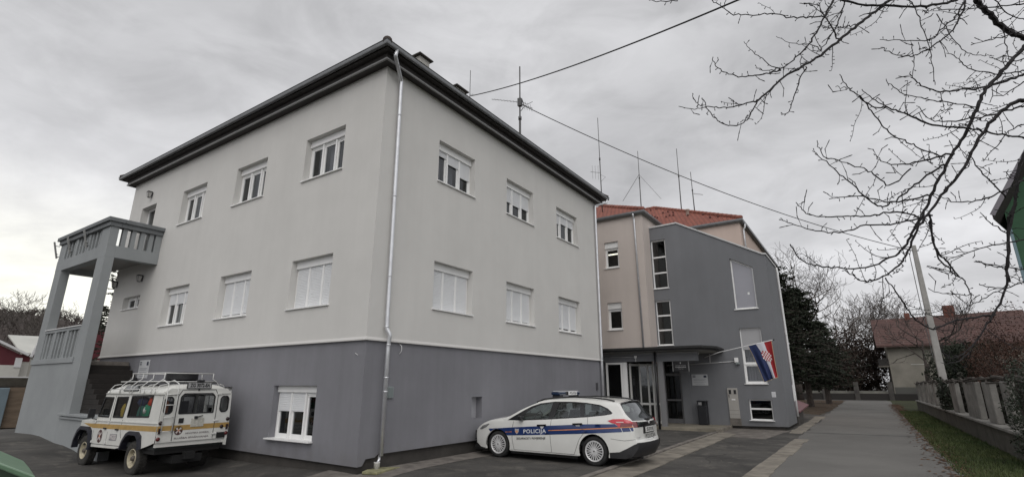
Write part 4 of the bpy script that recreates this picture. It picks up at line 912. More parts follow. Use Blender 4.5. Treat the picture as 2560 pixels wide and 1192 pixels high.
pc = empty('police_car', 'white police estate car with a blue side stripe parked nose to the grey wall', 'car', loc=(4.47,-.11,0))
def W_(u): return interp([(-.05,.50),(.0,.60),(.08,.72),(.2,.80),(.45,.865),(.9,.90),(1.6,.91),(3.4,.91),(3.9,.90),(4.2,.87),(4.4,.82),(4.5,.76),(4.6,.66)], u)
def V_(z): return interp([(.1,.955),(.3,.985),(.5,1.0),(.62,.995),(.70,1.0),(.80,.995),(.92,.975),(1.0,.945),(1.15,.87),(1.3,.785),(1.42,.69),(1.5,.6)], z)
def S_(u, z): return W_(u)*V_(z)
ST = [(.34,.16,.12,.16,3),(.20,.30,.04,.30,2.6),(.16,.48,.03,.50,2.4),(.20,.62,.06,.64,2.2),(.36,.745,.16,.74,2.2),   # 0-4 nose
      (.60,.845,.42,.87,2.2),(.90,.905,.85,.955,2.4),(1.22,.965,1.13,1.02,2.4),                                        # 5-7 bonnet
      (1.62,1.165,1.50,1.24,2.4),(2.02,1.325,1.88,1.385,2.6),                                                         # 8-9 screen
      (2.30,1.385,2.20,1.435,3),(2.75,1.42,2.7,1.462,3),(3.3,1.415,3.25,1.455,3),(3.75,1.39,3.75,1.435,3),(4.10,1.345,4.18,1.392,2.6), # 10-14 roof
      (4.13,1.31,4.23,1.385,2.6),(4.27,1.12,4.40,1.13,2.6),(4.42,.985,4.55,.975,2.6),                                   # 15-17 rear screen
      (4.49,.86,4.57,.86,2.6),(4.50,.70,4.57,.69,2.6),(4.51,.60,4.59,.585,2.6),(4.54,.53,4.65,.53,2.8),(4.52,.40,4.63,.38,2.8),(4.42,.24,4.54,.22,3)]  # 18-23
FS = Shell(S_, ST)
def arc(cx, cz, r, a0, a1, n=14): return [(cx+r*math.cos(R(a0+(a1-a0)*i/n)), cz+r*math.sin(R(a0+(a1-a0)*i/n))) for i in range(n+1)]
FW, RW = .93, 3.58
low = arc(RW, .315, .365, -18, 198, 18)
bot = [(4.30,.20),(3.96,.20)]+low+[(3.15,.19),(1.32,.185)]+arc(FW, .31, .365, -18, 198, 18)+[(.40,.16)]
dlo = [(1.22,.895),(1.66,1.135),(1.86,1.235),(2.10,1.31),(2.5,1.358),(3.0,1.362),(3.35,1.345),(3.70,1.305),(3.90,1.235),(4.03,1.14),(4.0,1.11),(3.85,1.082),(3.41,1.03),(2.46,.952),(1.61,.898)]
outl = FS.outline()
mb = MB(); FS.side(mb, outl+bot, [dlo], .09)
FS.top(mb, 0, 7); FS.top(mb, 9, 14.0 and 15); FS.top(mb, 17, 23)
mb.build('body', paint, pc, smooth=True, fix=True)
mb = MB(); FS.top(mb, 7, 9); mb.build('windscreen', cpane, pc, smooth=True)
# tailgate: black surround below the glass, glass
mb = MB(); FS.top(mb, 15, 17, vlim=.90, off=.0); g1 = mb.build('rear_window', glassmat('rear_glass', (.38,.42,.40), .10), pc, smooth=True)
for a, b in ((-1,-.90),(.90,1)):
    mb = MB(); FS.top(mb, 15, 17, m=2, v0=a, vlim=b); mb.build('tailgate_pillar', paint, pc, smooth=True)
glasses = [('side_window', [(1.64,.925),(1.74,1.09),(1.92,1.20),(2.10,1.272),(2.44,1.325),(2.40,.965)]), ('side_window', [(2.55,.985),(2.62,1.328),(3.0,1.335),(3.19,1.325),(3.24,1.045)]), ('side_window', [(3.34,1.055),(3.30,1.318),(3.50,1.31),(3.70,1.275),(3.86,1.21),(3.96,1.145),(3.93,1.118)])]
mb = MB(); FS.side(mb, dlo, [g for _, g in glasses], .09, off=-.006); mb.build('window_surround', blk, pc, smooth=True)
for nme, g in glasses:
    for sg in (-1, 1): mb = MB(); FS.side(mb, g, [], .09, off=-.012, both=False, only=sg); mb.build(nme, cpane, pc, smooth=True)
def decal(name, poly, m, off=.003, sub=None, step=.08, side=-1, parent=None):
    mb = MB(); FS.side(mb, poly, [], step, off=off, both=False, only=side); return mb.build(name, m, parent or pc, smooth=True)
for sd in (-1, 1):
    st = decal('side_stripe', [(.62,.665),(.98,.695),(1.37,.73),(2.46,.815),(3.45,.885),(3.95,.905),(4.10,.91),(4.20,.85),(4.48,.865),(4.50,.775),(4.2,.745),(3.57,.695),(2.46,.61),(1.23,.535),(1.15,.60),(1.05,.655),(.93,.68),(.80,.655),(.68,.60)], bluep, .0035, side=sd)
    for q in ([(1.17,.605),(1.36,.618),(1.36,.634),(1.17,.62)], [(2.42,.695),(3.5,.775),(4.2,.83),(4.5,.855),(4.5,.872),(4.2,.847),(3.5,.792),(2.42,.712)]): decal('orange_line', q, orang, .006, side=sd, parent=st)
    for a in (4.235, 4.42): decal('stripe_gap', [(a,.835),(a+.012,.835),(a+.05,.745),(a+.038,.745)], letw, .007, side=sd, parent=st)
def onS(u0, z0, sh=0, k=1, off=.007): return lambda a, b: (-(S_(u0+a, z0+b)+off), -(u0+a*k+b*sh), z0+b+a*.062)
text('POLICIJA', .125, letw, pc, onS(2.03,.665), width=.64, bold=.002, space=1.08)
text('SIGURNOST I POVJERENJE', .068, letter, pc, onS(1.92,.50), width=.83, bold=.001, shear=.15)
# badge on the door
mb = MB(); mb.prism([(.0,.055),(.06,.06),(.055,-.01),(0,-.07),(-.055,-.01),(-.06,.06)], 0, .001, lambda a, b, c: (-(S_(1.52,.64)+.009+c), -(1.52+a), .645+b)); bd = mb.build('badge', mat('badge_pale', (.42,.42,.45), .5), pc)
mb = MB(); mb.prism([(0,.04),(.035,.0),(.03,-.035),(.012,-.01),(0,-.03),(-.012,-.01),(-.03,-.035),(-.035,0)], 0, .001, lambda a, b, c: (-(S_(1.52,.64)+.013+c), -(1.52+a), .64+b)); mb.build('badge_emblem', mat('badge_orange', (.70,.30,.12), .5), bd)
# panel gaps
def gap(P, side=-1, w=.007):
    mb = MB(); P = dens(P+P[::-1], .06)[:len(dens(P+P[::-1], .06))//2]
    for (a, b), (c, d) in zip(P, P[1:]):
        mb.bar((side*(S_(a,b)+.001), -a, b), (side*(S_(c,d)+.001), -c, d), w, .005, up=(1,0,0))
    return mb
for sd in (-1, 1):
    for k, P in enumerate(([(1.42,.875),(1.37,.70),(1.375,.45),(1.42,.215)], [(2.49,.955),(2.46,.62),(2.49,.25),(2.47,.215)], [(3.44,1.035),(3.45,.87),(3.36,.70),(3.23,.55),(3.08,.215)], [(1.42,.215),(3.08,.215)], [(4.52,.60),(4.30,.57),(4.0,.60)])): gap(P, sd).build('panel_gap', seam, pc)
for u in (2.24, 3.20):
    z = .90-.0 if u > 3 else .825
    z = .81 if u < 3 else .875
    mb = MB(); mb.bar((-(S_(u,z)+.028), -(u-.125), z-.004), (-(S_(u,z)+.028), -(u+.125), z+.012), .022, .04); mb.bar((-(S_(u,z)), -(u-.10), z), (-(S_(u,z)+.03), -(u-.10), z), .03); mb.bar((-(S_(u,z)), -(u+.10), z), (-(S_(u,z)+.03), -(u+.10), z), .03)
    h = mb.build('door_handle', blk, pc, bevel=.006)
    mb = MB(); mb.prism(arc(0,0,.055,180,360,10), 0, .004, lambda a, b, c: (-(S_(u,z)+.006+c), -(u+a), z-.015+b)); mb.build('handle_recess', white, h)
# sills, bumpers
for sd in (-1,1): MB().add([(sd*S_(1.3,.2)*1.004,-1.3,.21),(sd*S_(3.1,.2)*1.004,-3.15,.21),(sd*.84,-3.15,.12),(sd*.84,-1.3,.12)], [(0,1,2,3)]).build('side_skirt', blackm, pc)
mb = MB(); FS.side(mb, [(3.955,.31),(4.18,.335),(4.36,.42),(4.50,.50),(4.575,.525),(4.55,.40),(4.44,.24),(4.30,.20),(3.955,.20)], [], .08, off=.006)
FS.top(mb, 21, 23, off=.0); 
mb.v = [(x*1.006, y-.006, z) for x, y, z in mb.v]; rb = mb.build('rear_bumper_trim', mat('bumper_black', (.022,.022,.024), .55), pc, smooth=True)
mb = MB(); mb.tube([(-.45,-4.3,.22),(-.45,-4.56,.21)], .028, 10); mb.build('exhaust', blackm, rb)
mb = MB(); FS.side(mb, [(.28,.16),(.14,.30),(.16,.34),(.34,.22),(.52,.20),(.5,.16)], [], .06, off=.004); mb.box(-.6,.6,.02,-.2,.13,.22); mb.build('front_lip', blackm, pc)
mb = MB(); mb.box(-.55,.55,.045,.02,.36,.58); mb.build('grille', blackm, pc)
for sd in (-1, 1):
    mb = MB(); FS.side(mb, [(.30,.64),(.42,.73),(.62,.79),(.66,.785),(.55,.70),(.38,.635)], [], .06, off=.006, both=False, only=sd); mb.build('headlamp', mat('headlamp_lens', (.18,.18,.18), .15, coat=1), pc, smooth=True)
    tl = decal('tail_lamp', [(3.93,.975),(4.06,1.012),(4.30,1.022),(4.44,.99),(4.48,.95),(4.475,.872),(4.20,.846),(4.13,.91),(4.02,.935)], redl, .012, side=sd)
    decal('lamp_lower', [(4.24,.935),(4.475,.935),(4.475,.873),(4.22,.849)], redd, .015, side=sd, parent=tl)
    decal('lamp_strip', [(4.12,.96),(4.30,.965),(4.30,.945),(4.16,.94)], mat('lamp_clear', (.62,.48,.46), .15), .017, side=sd, parent=tl)
    # continuation of the lamp on the tailgate
    mb = MB(); q = [FS.topP(i, v*sd)+Vector((0,-.008,0)) for i in (17.15,17.6,18.1) for v in (1.0,.9,.80,.72)]; mb.add(q, [(r*4+c, r*4+c+1, (r+1)*4+c+1, (r+1)*4+c) for r in range(2) for c in range(3)]); mb.build('lamp_inner', redd, tl)
mb = MB(); q = [FS.topP(17.22+.88*j/4+(abs(i)/10)**3*-.0, i/10*.78)+Vector((0,-.010,0)) for j in range(5) for i in range(-10,11)]
mb.add(q, [(r*21+c, r*21+c+1, (r+1)*21+c+1, (r+1)*21+c) for r in range(4) for c in range(20)]); mb.build('tailgate_garnish', blk, pc, smooth=True)
mb = MB(); mb.lathe([(0,.0),(0,.032),(.008,.032),(.012,.02),(.012,0)], (0,-4.58,.925), (0,-1,0), 20); mb.build('emblem', silver, pc, smooth=True)
mb = MB(); mb.box(-.34,.34,-4.582,-4.52,.70,.865); nb = mb.build('plate_recess', blackm, pc, bevel=.01)
mb = MB(); mb.box(-.26,.26,-4.60,-4.583,.725,.84); pn = mb.build('number_plate', platew, nb, bevel=.004)
text('ZG 2713 BC', .095, letter, pn, lambda a, b: (a,-4.602,.782+b), width=.44, bold=.003)
text('POLICIJA', .13, letter, pc, lambda a, b: (a+.02,-4.60,.638+b), width=.66, bold=.002, space=1.05)
mb = MB()
for sx in (-.62,): mb.box(sx-.06,sx+.06,-4.575,-4.57,.63,.66)
mb.build('model_script', silver, pc)
mb = MB(); mb.tube([FS.topP(16.9,-.05)+Vector((0,-.03,.0)), FS.topP(16.7,.3)+Vector((0,-.03,.02)), FS.topP(16.55,.55)+Vector((0,-.03,.01))], .011, 6); mb.box(-.10,.10,-4.57,-4.5,.965,1.01); mb.build('rear_wiper', black, pc)
mb = MB(); FS.top(mb, 14, 15, m=14); mb.v = [(x*.9,y-.05,z+.005) for x,y,z in mb.v]; mb.build('spoiler_edge', blk, pc, smooth=True)
# roof rails, light bar
for sd in (-1,1):
    mb = MB(); mb.tube([(sd*(S_(u,1.40)-.02), -u, z) for u, z in ((1.95,1.335),(2.15,1.405),(2.5,1.448),(3.0,1.468),(3.5,1.455),(3.85,1.425),(4.02,1.39))], .017, 8); mb.build('roof_rail', black, pc, smooth=True)
lb = MB().box(-.55,.55,-2.535,-2.335,1.505,1.575).build('light_bar', black, pc, bevel=.01); lb['label'] = 'dark blue roof light bar'
bb_ = mat('beacon_blue', (.007,.020,.055), .15, coat=.8)
for a, b in ((-.56,-.22),(.36,.56)): MB().box(a,b,-2.56,-2.31,1.500,1.588).build('beacon', bb_, lb, bevel=.03)
MB().box(-.54,.54,-2.51,-2.36,1.589,1.602).build('bar_top', silver, lb)
for a, b in ((-.52,-.34),(.34,.52)): MB().box(a,b,-2.54,-2.33,1.375,1.500).build('bar_foot', black, lb, bevel=.01)
MB().box(-.10,.345,-2.577,-2.562,1.500,1.590).build('bar_sign', mat('sign_white', (.75,.75,.75), .4), lb)
text('POLICIJA', .075, letter, lb, lambda a, b: (.125+a,-2.580,1.545+b), width=.38, bold=.001)
# mirror
for sd in (-1,1):
    mb = MB(); mb.box(sd*.88,sd*1.03,-1.72,-1.60,.90,1.02); mb.build('door_mirror', blk, pc, bevel=.03)
# wheels
def focus_wheel(u, sd):
    x = sd*.775; ax = (sd,0,0); c = (x,-u,.314)
    mb = MB(); mb.lathe([(-.09,.20),(-.10,.27),(-.085,.305),(-.05,.314),(.05,.314),(.085,.306),(.105,.275),(.10,.235),(.085,.222)], c, ax, 40); t = mb.build('wheel', rubber, pc, smooth=True)
    mb = MB(); mb.lathe([(.085,.226),(.108,.222),(.110,.212),(.095,.195),(.085,.19)], c, ax, 40); mb.lathe([(.095,.0),(.112,.0),(.112,.035),(.100,.06),(.085,.062)], c, ax, 24)
    for i in range(10):
        for o in (-.11, .11):
            a = 2*math.pi*i/10+o*1.2; b_ = 2*math.pi*i/10+o*1.35
            p = Vector(c)+Vector((sd*.102, math.cos(a)*.05, math.sin(a)*.05)); q = Vector(c)+Vector((sd*.098, math.cos(b_)*.205, math.sin(b_)*.205))
            mb.bar(p, q, .019, .016, up=(1,0,0))
    mb.build('wheel_trim', silver, t, smooth=False)
    mb = MB(); mb.lathe([(.06,0),(.06,.21)], c, ax, 32); mb.lathe([(.1125,0),(.1125,.018)], c, ax, 12); mb.build('brake_disc', mat('brake_dark', (.03,.03,.03), .6), t)
for u in (FW, RW):
    for sd in (-1, 1): focus_wheel(u, sd)
mb = MB()
for u in (FW, RW):
    for sd in (-1,1):
        A_ = [(.372*math.cos(R(a)), .372*math.sin(R(a))) for a in range(-5, 186, 10)]; n_ = len(A_)
        mb.add([(sd*x_, -(u+a), .315+b) for x_ in (.45,.885) for a, b in A_], [(k, k+1, n_+k+1, n_+k) for k in range(n_-1)]); mb.add([(sd*.45, -(u+a), .315+b) for a, b in A_], [tuple(range(n_))])
mb.box(-.8,.8,-3.15,-1.35,.17,.24); mb.box(-.6,.6,-4.4,-3.2,.2,.3); mb.box(-.6,.6,-1.3,-.3,.18,.26); mb.build('underbody', blackm, pc)
# interior
mb = MB(); mb.box(-.80,.80,-4.2,-1.3,.40,.50); mb.box(-.78,.78,-1.60,-1.25,.5,.93); mb.box(-.74,.74,-4.25,-3.55,.5,.90); mb.build('interior_floor', seatm, pc, bevel=.02)
for u in (2.35, 3.25):
    for x in (-.38, .38):
        mb = MB(); mb.box(x-.25,x+.25,-u,-(u-.5),.5,.66); mb.bar((x,-u,.6),(x,-(u+.18),1.12),.46,.13,up=(0,1,0)); mb.box(x-.13,x+.13,-(u+.23),-(u+.13),1.16,1.33); mb.bar((x-.05,-(u+.17),1.08),(x-.05,-(u+.18),1.2),.015); mb.bar((x+.05,-(u+.17),1.08),(x+.05,-(u+.18),1.2),.015)
        mb.build('seat', seatm, pc, bevel=.04)
mb = MB(); mb.tube([(-.38+.18*math.cos(t*.3927), -1.82-.06*math.sin(t*.3927), .93+.17*math.sin(t*.3927)) for t in range(17)], .014, 6); mb.build('steering_wheel', black, pc, smooth=True)

# ---------------- rescue vehicle
JX, JY, JZ = -1.27, 8.24, -.27
jp = empty('rescue_vehicle', 'white boxy mountain rescue off-roader with an ochre band and roof rack', 'car', loc=(JX,JY,JZ), rz=R(1.0)); jp.scale = (.93, 1, 1)
jpaint = mat('rescue_white', (.66,.66,.625), .38, noise=.06, scale=3, coat=.25); ochre = mat('ochre_band', (.42,.27,.09), .5, noise=.1, scale=6)
jwhite = mat('rack_white', (.62,.62,.60), .45)
def SJ(u, z):
    w_ = interp([(-.62,.80),(-.5,.84),(-.3,.87),(.4,.88),(3.75,.88)], u)
    if z > 1.10: w_ *= interp([(1.10,1.0),(1.15,.99),(1.80,.955),(2.1,.94)], z)
    return w_
JST = [(-.56,.55,-.58,.55,6),(-.60,.75,-.62,.75,6),(-.60,1.0,-.62,1.0,6),(-.54,1.09,-.56,1.12,4),(-.2,1.105,-.2,1.16,4),(.40,1.13,.40,1.22,4),   #0-5
       (.50,1.19,.47,1.24,4),(.74,1.80,.70,1.84,6),                                                                                                 #6-7
       (.80,1.82,.86,1.97,5),(1.1,1.83,1.15,2.02,5),(2.0,1.83,2.0,2.03,5),(3.2,1.84,3.2,2.03,5),(3.66,1.84,3.62,2.02,5),(3.76,1.84,3.73,1.95,5),       #8-13
       (3.80,1.80,3.81,1.82,8),(3.83,1.15,3.84,1.15,8),(3.83,.85,3.84,.85,8),(3.82,.76,3.83,.77,8)]                                                   #14-17
JS = Shell(SJ, JST, 3)
jl = JS.outline()
def flare(cx, r): return [(cx+r*math.cos(R(a)), .36+r*math.sin(R(a))) for a in (-2,20,45,68,90,112,135,160,182)]
jb = [(3.60,.70),(3.24,.61)]+[(2.794+x,z) for x, z in ((.40,.60),(.34,.80),(.20,.92),(-.20,.92),(-.42,.78),(-.56,.585))]+[(1.9,.53),(.52,.50)]+[(x,z) for x, z in ((.44,.55),(.38,.78),(.22,.90),(-.2,.90),(-.36,.80),(-.46,.60))]
jglass = [[(.56,1.235),(.72,1.70),(1.24,1.70),(1.20,1.235)], [(1.44,1.24),(1.44,1.71),(2.06,1.72),(2.00,1.25)], [(2.22,1.27),(2.24,1.74),(3.34,1.77),(3.32,1.30)]]
mb = MB(); JS.side(mb, jl+jb, jglass, .15); JS.top(mb, 0, 6, m=16); JS.top(mb, 7, 14, m=20)
body = mb.build('body', jpaint, jp, smooth=False)
for p_ in body.data.polygons: p_.use_smooth = abs(p_.normal.z) > .2 and p_.center.z > 1.0
mb = MB(); JS.top(mb, 6, 7, m=8); mb.build('windscreen', jpane, jp)
for k, g in enumerate(jglass):
    for sd in (-1,1):
        mb = MB(); JS.side(mb, g, [], .2, off=-.01, both=False, only=sd); o = mb.build('side_window', jpane, jp)
        fm = MB()
        for a, b in zip(g, g[1:]+g[:1]): fm.bar((sd*(SJ(*a)+.001),-a[0],a[1]), (sd*(SJ(*b)+.001),-b[0],b[1]), .035, .012, up=(1,0,0))
        if k == 2: fm.bar((sd*(SJ(2.78,1.29)-.004),-2.80,1.29), (sd*(SJ(2.78,1.75)-.004),-2.78,1.755), .03,.01, up=(1,0,0))
        fm.build('window_seal', black, o)
# rear face with windows: panel with holes in (x, z)
RY = -3.835
def ro(P): return P
def rbx(x0,x1,z0,z1,c=.05): return [(x0+c,z0),(x1-c,z0),(x1,z0+c),(x1,z1-c),(x1-c,z1),(x0+c,z1),(x0,z1-c),(x0,z0+c)]
rw = [(-.44,1.37),(.40,1.37),(.40,1.74),(.33,1.81),(-.37,1.81),(-.44,1.74)]; q1 = rbx(-.80,-.61,1.38,1.74,.05); q2 = rbx(.57,.775,1.38,1.74,.05)
face = [(-.87,.76),(.87,.76),(.877,1.12),(.868,1.2),(.838,1.80),(.80,1.85),(.70,1.93),(-.70,1.93),(-.80,1.85),(-.838,1.80),(-.868,1.2),(-.877,1.12)]
mb = MB(); region(mb, face, [rw,q1,q2], 0, lambda a, b: (a, RY, b)); mb.add([(x, RY+.05, z) for x, z in ((-.76,1.84),(.76,1.84),(.70,1.97),(-.70,1.97))], [(0,1,2,3)]) if False else None
mb.build('rear_panel', jpaint, jp)
for g in (rw, q1, q2):
    mb = MB(); mb.quad(*[(a, RY+.012, b) for a, b in g]); o = mb.build('rear_window', jpane, jp, fix=False)
    fm = MB()
    for a, b in zip(g, g[1:]+g[:1]): fm.bar((a[0],RY-.002,a[1]),(b[0],RY-.002,b[1]),.03,.012,up=(0,1,0))
    fm.build('window_seal', black, o)
# rear door outline and hinges, cap gap under the roof
mb = MB(); dp = [(-.51,.78),(-.51,1.76),(-.43,1.90),(.40,1.90),(.48,1.76),(.48,.78)]
for a, b in zip(dp, dp[1:]): mb.bar((a[0],RY-.001,a[1]),(b[0],RY-.001,b[1]),.014,.008,up=(0,1,0))
mb.build('panel_gap', seam, jp)
mb = MB()
for (a,b),(c,d) in (((-.80,1.80),(-.50,1.80)),((.50,1.80),(.80,1.80))): mb.bar((a,RY-.004,b),(c,RY-.004,d),.02,.014,up=(0,1,0))
for sd in (-1,1): mb.bar((sd*(SJ(.74,1.80)+.012),-.74,1.795),(sd*(SJ(3.8,1.80)+.012),-3.80,1.80),.03,.018)
mb.build('roof_gutter', mat('gutter_grey', (.34,.34,.32), .6), jp)
for z in (.88, 1.18, 1.80): MB().box(.45,.56,RY-.03,RY,z-.02,z+.02).build('hinge', jwhite, jp, bevel=.006)
# ochre band
def jd(name, poly, m, off=.004, sd=-1, parent=None):
    mb = MB(); JS.side(mb, poly, [], .3, off=off, both=False, only=sd); return mb.build(name, m, parent or jp)
for sd in (-1,1):
    bn = jd('ochre_band', [(-.25,1.04),(.40,1.05),(3.82,1.115),(3.82,1.0),(.40,.945),(.15,.98)], ochre, sd=sd)
mb = MB(); mb.quad((-.875,RY-.004,1.0),(.875,RY-.004,1.01),(.875,RY-.004,1.12),(-.875,RY-.004,1.115)); mb.build('ochre_band', ochre, jp)
mb = MB()
for sd in (-1,1): MB().bar((sd*(.885),-.5,1.13),(sd*(.885),-3.80,1.17),.02,.022).build('waist_rail', jpaint, jp)
for P in ([(1.32,1.14),(1.33,.58)], [(.50,1.14),(.47,.56)], [(2.02,1.2),(2.02,.95),(2.12,.78)], [(.47,.57),(2.1,.60)], [(1.34,1.75),(1.33,1.14)]):
    for sd in (-1,1):
        mb = MB()
        for a, b in zip(P, P[1:]): mb.bar((sd*(SJ(*a)+.001),-a[0],a[1]),(sd*(SJ(*b)+.001),-b[0],b[1]),.012,.006,up=(1,0,0))
        mb.build('panel_gap', seam, jp)
for u in (1.18, 1.86): MB().bar((-.905,-u+.07,.965),(-.905,-u-.07,.965),.03,.035).build('door_handle', black, jp, bevel=.006)
for u, z in ((.52,.62),(1.33,.64),(1.33,1.09),(.52,1.09)): MB().box(-.91,-.88,-u-.03,-u+.03,z-.025,z+.025).build('hinge', jwhite, jp, bevel=.006)
# emblems: round badge with a white cross and an orange centre
def badge(f, r, nm='rescue_badge'):
    mb = MB(); mb.add([f(0,0,0)]+[f(r*math.cos(t*math.pi/12), r*math.sin(t*math.pi/12),0) for t in range(24)], [(0,1+t,1+(t+1)%24) for t in range(24)]); o = mb.build(nm, mat('badge_brown', (.075,.035,.035), .6), jp, fix=False)
    mb = MB()
    for a in (45,135,225,315):
        c, s = math.cos(R(a)), math.sin(R(a)); g = lambda x, y: f(r*(x*c-y*s), r*(x*s+y*c), .002); mb.quad(g(.12,-.10),g(.78,-.20),g(.78,.20),g(.12,.10))
    mb.build('cross', mat('badge_white', (.60,.56,.54), .6), o, fix=False)
    mb = MB(); mb.add([f(r*.24*math.cos(t), r*.24*math.sin(t), .004) for t in (0,1.05,2.1,3.14,4.19,5.24)], [(0,1,2,3,4,5)]); mb.build('centre', mat('badge_orange2', (.62,.30,.18), .6), o, fix=False)
badge(lambda a, b, c: (-.887-c, -(.93+a), .77+b*1.15), .135); badge(lambda a, b, c: (-.38+a, RY-.004-c, 1.0+b), .10)
hp = MB(); hp.quad(*[(-.886, -u, z) for u, z in ((1.50,.70),(1.90,.715),(1.90,.86),(1.50,.85))]); hp = hp.build('door_panel_print', mat('print_block', (.24,.24,.25), .6), jp, fix=False)
text('HGSS', .15, mat('badge_white', (.60,.56,.54), .6), hp, lambda a, b: (-.889,-(1.70+a),.78+b), width=.36, bold=.005)
lg = mat('grey_letter', (.22,.20,.20), .6)
text('HRVATSKA GORSKA', .05, lg, jp, lambda a, b: (.08+a,RY-.003,.925+b), width=.58, bold=.002); text('SLUŽBA SPAŠAVANJA', .05, lg, jp, lambda a, b: (-.04+a,RY-.003,.83+b), width=.84, bold=.002)
# blank plate, lamps, handle, wiper, plate on the roof
MB().box(-.12,.20,RY-.018,RY-.005,1.06,1.25).build('blank_plate', mat('old_plate', (.46,.45,.40), .7, noise=.2, scale=20), jp, bevel=.01)
lamp = mat('jeep_lamp_red', (.10,.012,.012), .25); lampb = mat('jeep_lamp_black', (.025,.012,.012), .3)
for x, z, m_ in ((-.82,1.18,lampb),(-.82,1.01,lampb),(-.82,.84,lamp),(.82,1.20,lampb),(.82,1.02,lampb),(.82,.87,lamp),(.68,1.03,lampb)):
    mb = MB()
    if z in (1.01,1.02): mb.box(x-.025,x+.025,RY-.03,RY,z-.06,z+.06)
    else: mb.lathe([(0,.045),(.025,.042),(.035,.0)], (x,RY,z), (0,-1,0), 16)
    mb.build('rear_lamp', m_, jp, smooth=(z not in (1.01,1.02)))
MB().box(-.42,-.30,RY-.02,RY,1.16,1.27).build('door_lock', black, jp, bevel=.01)
mb = MB(); mb.bar((-.02,RY-.03,1.27),(.14,RY-.035,1.31),.02,.02,up=(0,1,0)); mb.box(-.05,.02,RY-.04,RY,1.24,1.30); mb.build('wiper', black, jp)
np_ = empty('plate_holder', None, None, None, (0,0,0)); np_.parent = jp
bpy.data.objects.remove(np_)
mb = MB(); mb.box(-.36,.26,RY-.03,RY+.0,1.925,2.075); npl = mb.build('number_plate', mat('plate_frame', (.05,.05,.05), .6), jp, bevel=.01)
MB().box(-.335,.235,RY-.036,RY-.03,1.94,2.06).build('plate_face', mat('dirty_plate', (.36,.36,.36), .6), npl)
text('ZG 3072-EA', .115, letter, npl, lambda a, b: (-.045+a,RY-.038,2.0+b), width=.50, bold=.005)
mb = MB(); mb.box(-.13,.05,RY-.05,RY-.0,2.08,2.13); mb.bar((-.04,RY-.01,1.925),(-.04,RY-.01,1.88),.04); mb.build('plate_lamp', black, npl, bevel=.01)
# bumper bits, tow step, under-body
mb = MB(); mb.box(-.84,.84,-3.80,-3.74,.66,.76); mb.box(.80,.86,RY-.01,RY+.03,.60,.78); mb.build('rear_crossmember', jpaint, jp)
mb = MB(); mb.box(-.78,.78,-3.7,.5,.50,.60); mb.box(-.35,.35,-3.72,-3.0,.28,.45); mb.tube([(-.66,-2.79,.36),(.66,-2.79,.36)], .06, 10); mb.tube([(-.66,0,.36),(.66,0,.36)], .06, 10); mb.lathe([(-.13,.0),(-.10,.13),(.10,.13),(.13,0)], (.1,-2.79,.36), (0,1,0), 14); mb.box(-.14,.10,-3.86,-3.72,.36,.52)
mb.box(-.82,.82,-.62,-.70+1.4,.5,.6); mb.build('chassis', blackm, jp)
mb = MB(); mb.box(.58,.80,RY-.015,RY+.0,.77,.90); mb.build('step_recess', blackm, jp)
# wheel arches
for u, t in ((0,0),(2.794,1)):
    for sd in (-1,1):
        o_ = [(-.60,.42),(-.58,.62),(-.44,.86),(-.26,.965),(.24,.965),(.40,.88),(.50,.58),(.50,.42)]; i_ = [(-.52,.42),(-.50,.60),(-.37,.79),(-.22,.885),(.20,.885),(.33,.80),(.42,.56),(.42,.42)]
        if t: o_ = [(-a,b) for a, b in o_]; i_ = [(-a,b) for a, b in i_]
        if t: o_ = [(-.58,.56),(-.50,.74),(-.34,.91),(-.2,.965),(.22,.965),(.38,.88),(.47,.60)]; i_ = [(-.50,.54),(-.43,.70),(-.29,.84),(-.18,.885),(.18,.885),(.30,.80),(.39,.58)]
        mb = MB(); n = len(o_)
        vs = [(sd*x_, -(u+a), b) for x_, L_ in ((.87,o_),(.935,o_),(.945,i_),(.80,i_)) for a, b in L_]
        mb.add(vs, [(r*n+c, r*n+c+1, (r+1)*n+c+1, (r+1)*n+c) for r in range(3) for c in range(n-1)]+[(0,n,2*n,3*n),(n-1,2*n-1,3*n-1,4*n-1)]); mb.build('wheel_arch', mat('arch_black', (.014,.015,.024), .5), jp)
rimc = mat('cream_wheel', (.40,.36,.26), .5, noise=.25, scale=9); tyrej = mat('dusty_tyre', (.035,.033,.030), .9, noise=.35, scale=14)
for u in (0, 2.794):
    for sd in (-1,1):
        c = (sd*.745,-u,.37); ax = (sd,0,0)
        mb = MB(); mb.lathe([(-.10,.20),(-.115,.30),(-.095,.355),(-.07,.37),(.07,.37),(.095,.357),(.112,.31),(.105,.24),(.09,.205),(.05,.20)], c, ax, 40)
        for i in range(36):
            a = 2*math.pi*i/36
            for s_ in (-1, 1):
                p_ = Vector(c)+Vector((sd*(.05*s_), math.cos(a+.04*s_)*.37, math.sin(a+.04*s_)*.37)); mb.bar(p_-Vector((.035,0,0)), p_+Vector((.035,0,0)), .035, .02, up=(0,math.cos(a),math.sin(a)))
        t = mb.build('wheel', tyrej, jp, smooth=False)
        mb = MB(); mb.lathe([(.045,.205),(.10,.212),(.105,.195),(.06,.185),(.02,.17),(.0,.13),(.045,.10),(.05,.07),(.05,.055)], c, ax, 32); mb.build('rim', rimc, t, smooth=True)
        mb = MB(); mb.lathe([(.05,.06),(.10,.05),(.11,.03),(.11,0)], c, ax, 16)
        for i in range(5): a = 2*math.pi*i/5; mb.lathe([(.045,.014),(.062,.012),(.062,0)], Vector(c)+Vector((0,math.cos(a)*.082,math.sin(a)*.082)), ax, 6)
        mb.build('hub', mat('hub_dark', (.10,.085,.07), .6), t, smooth=True)
mb = MB()
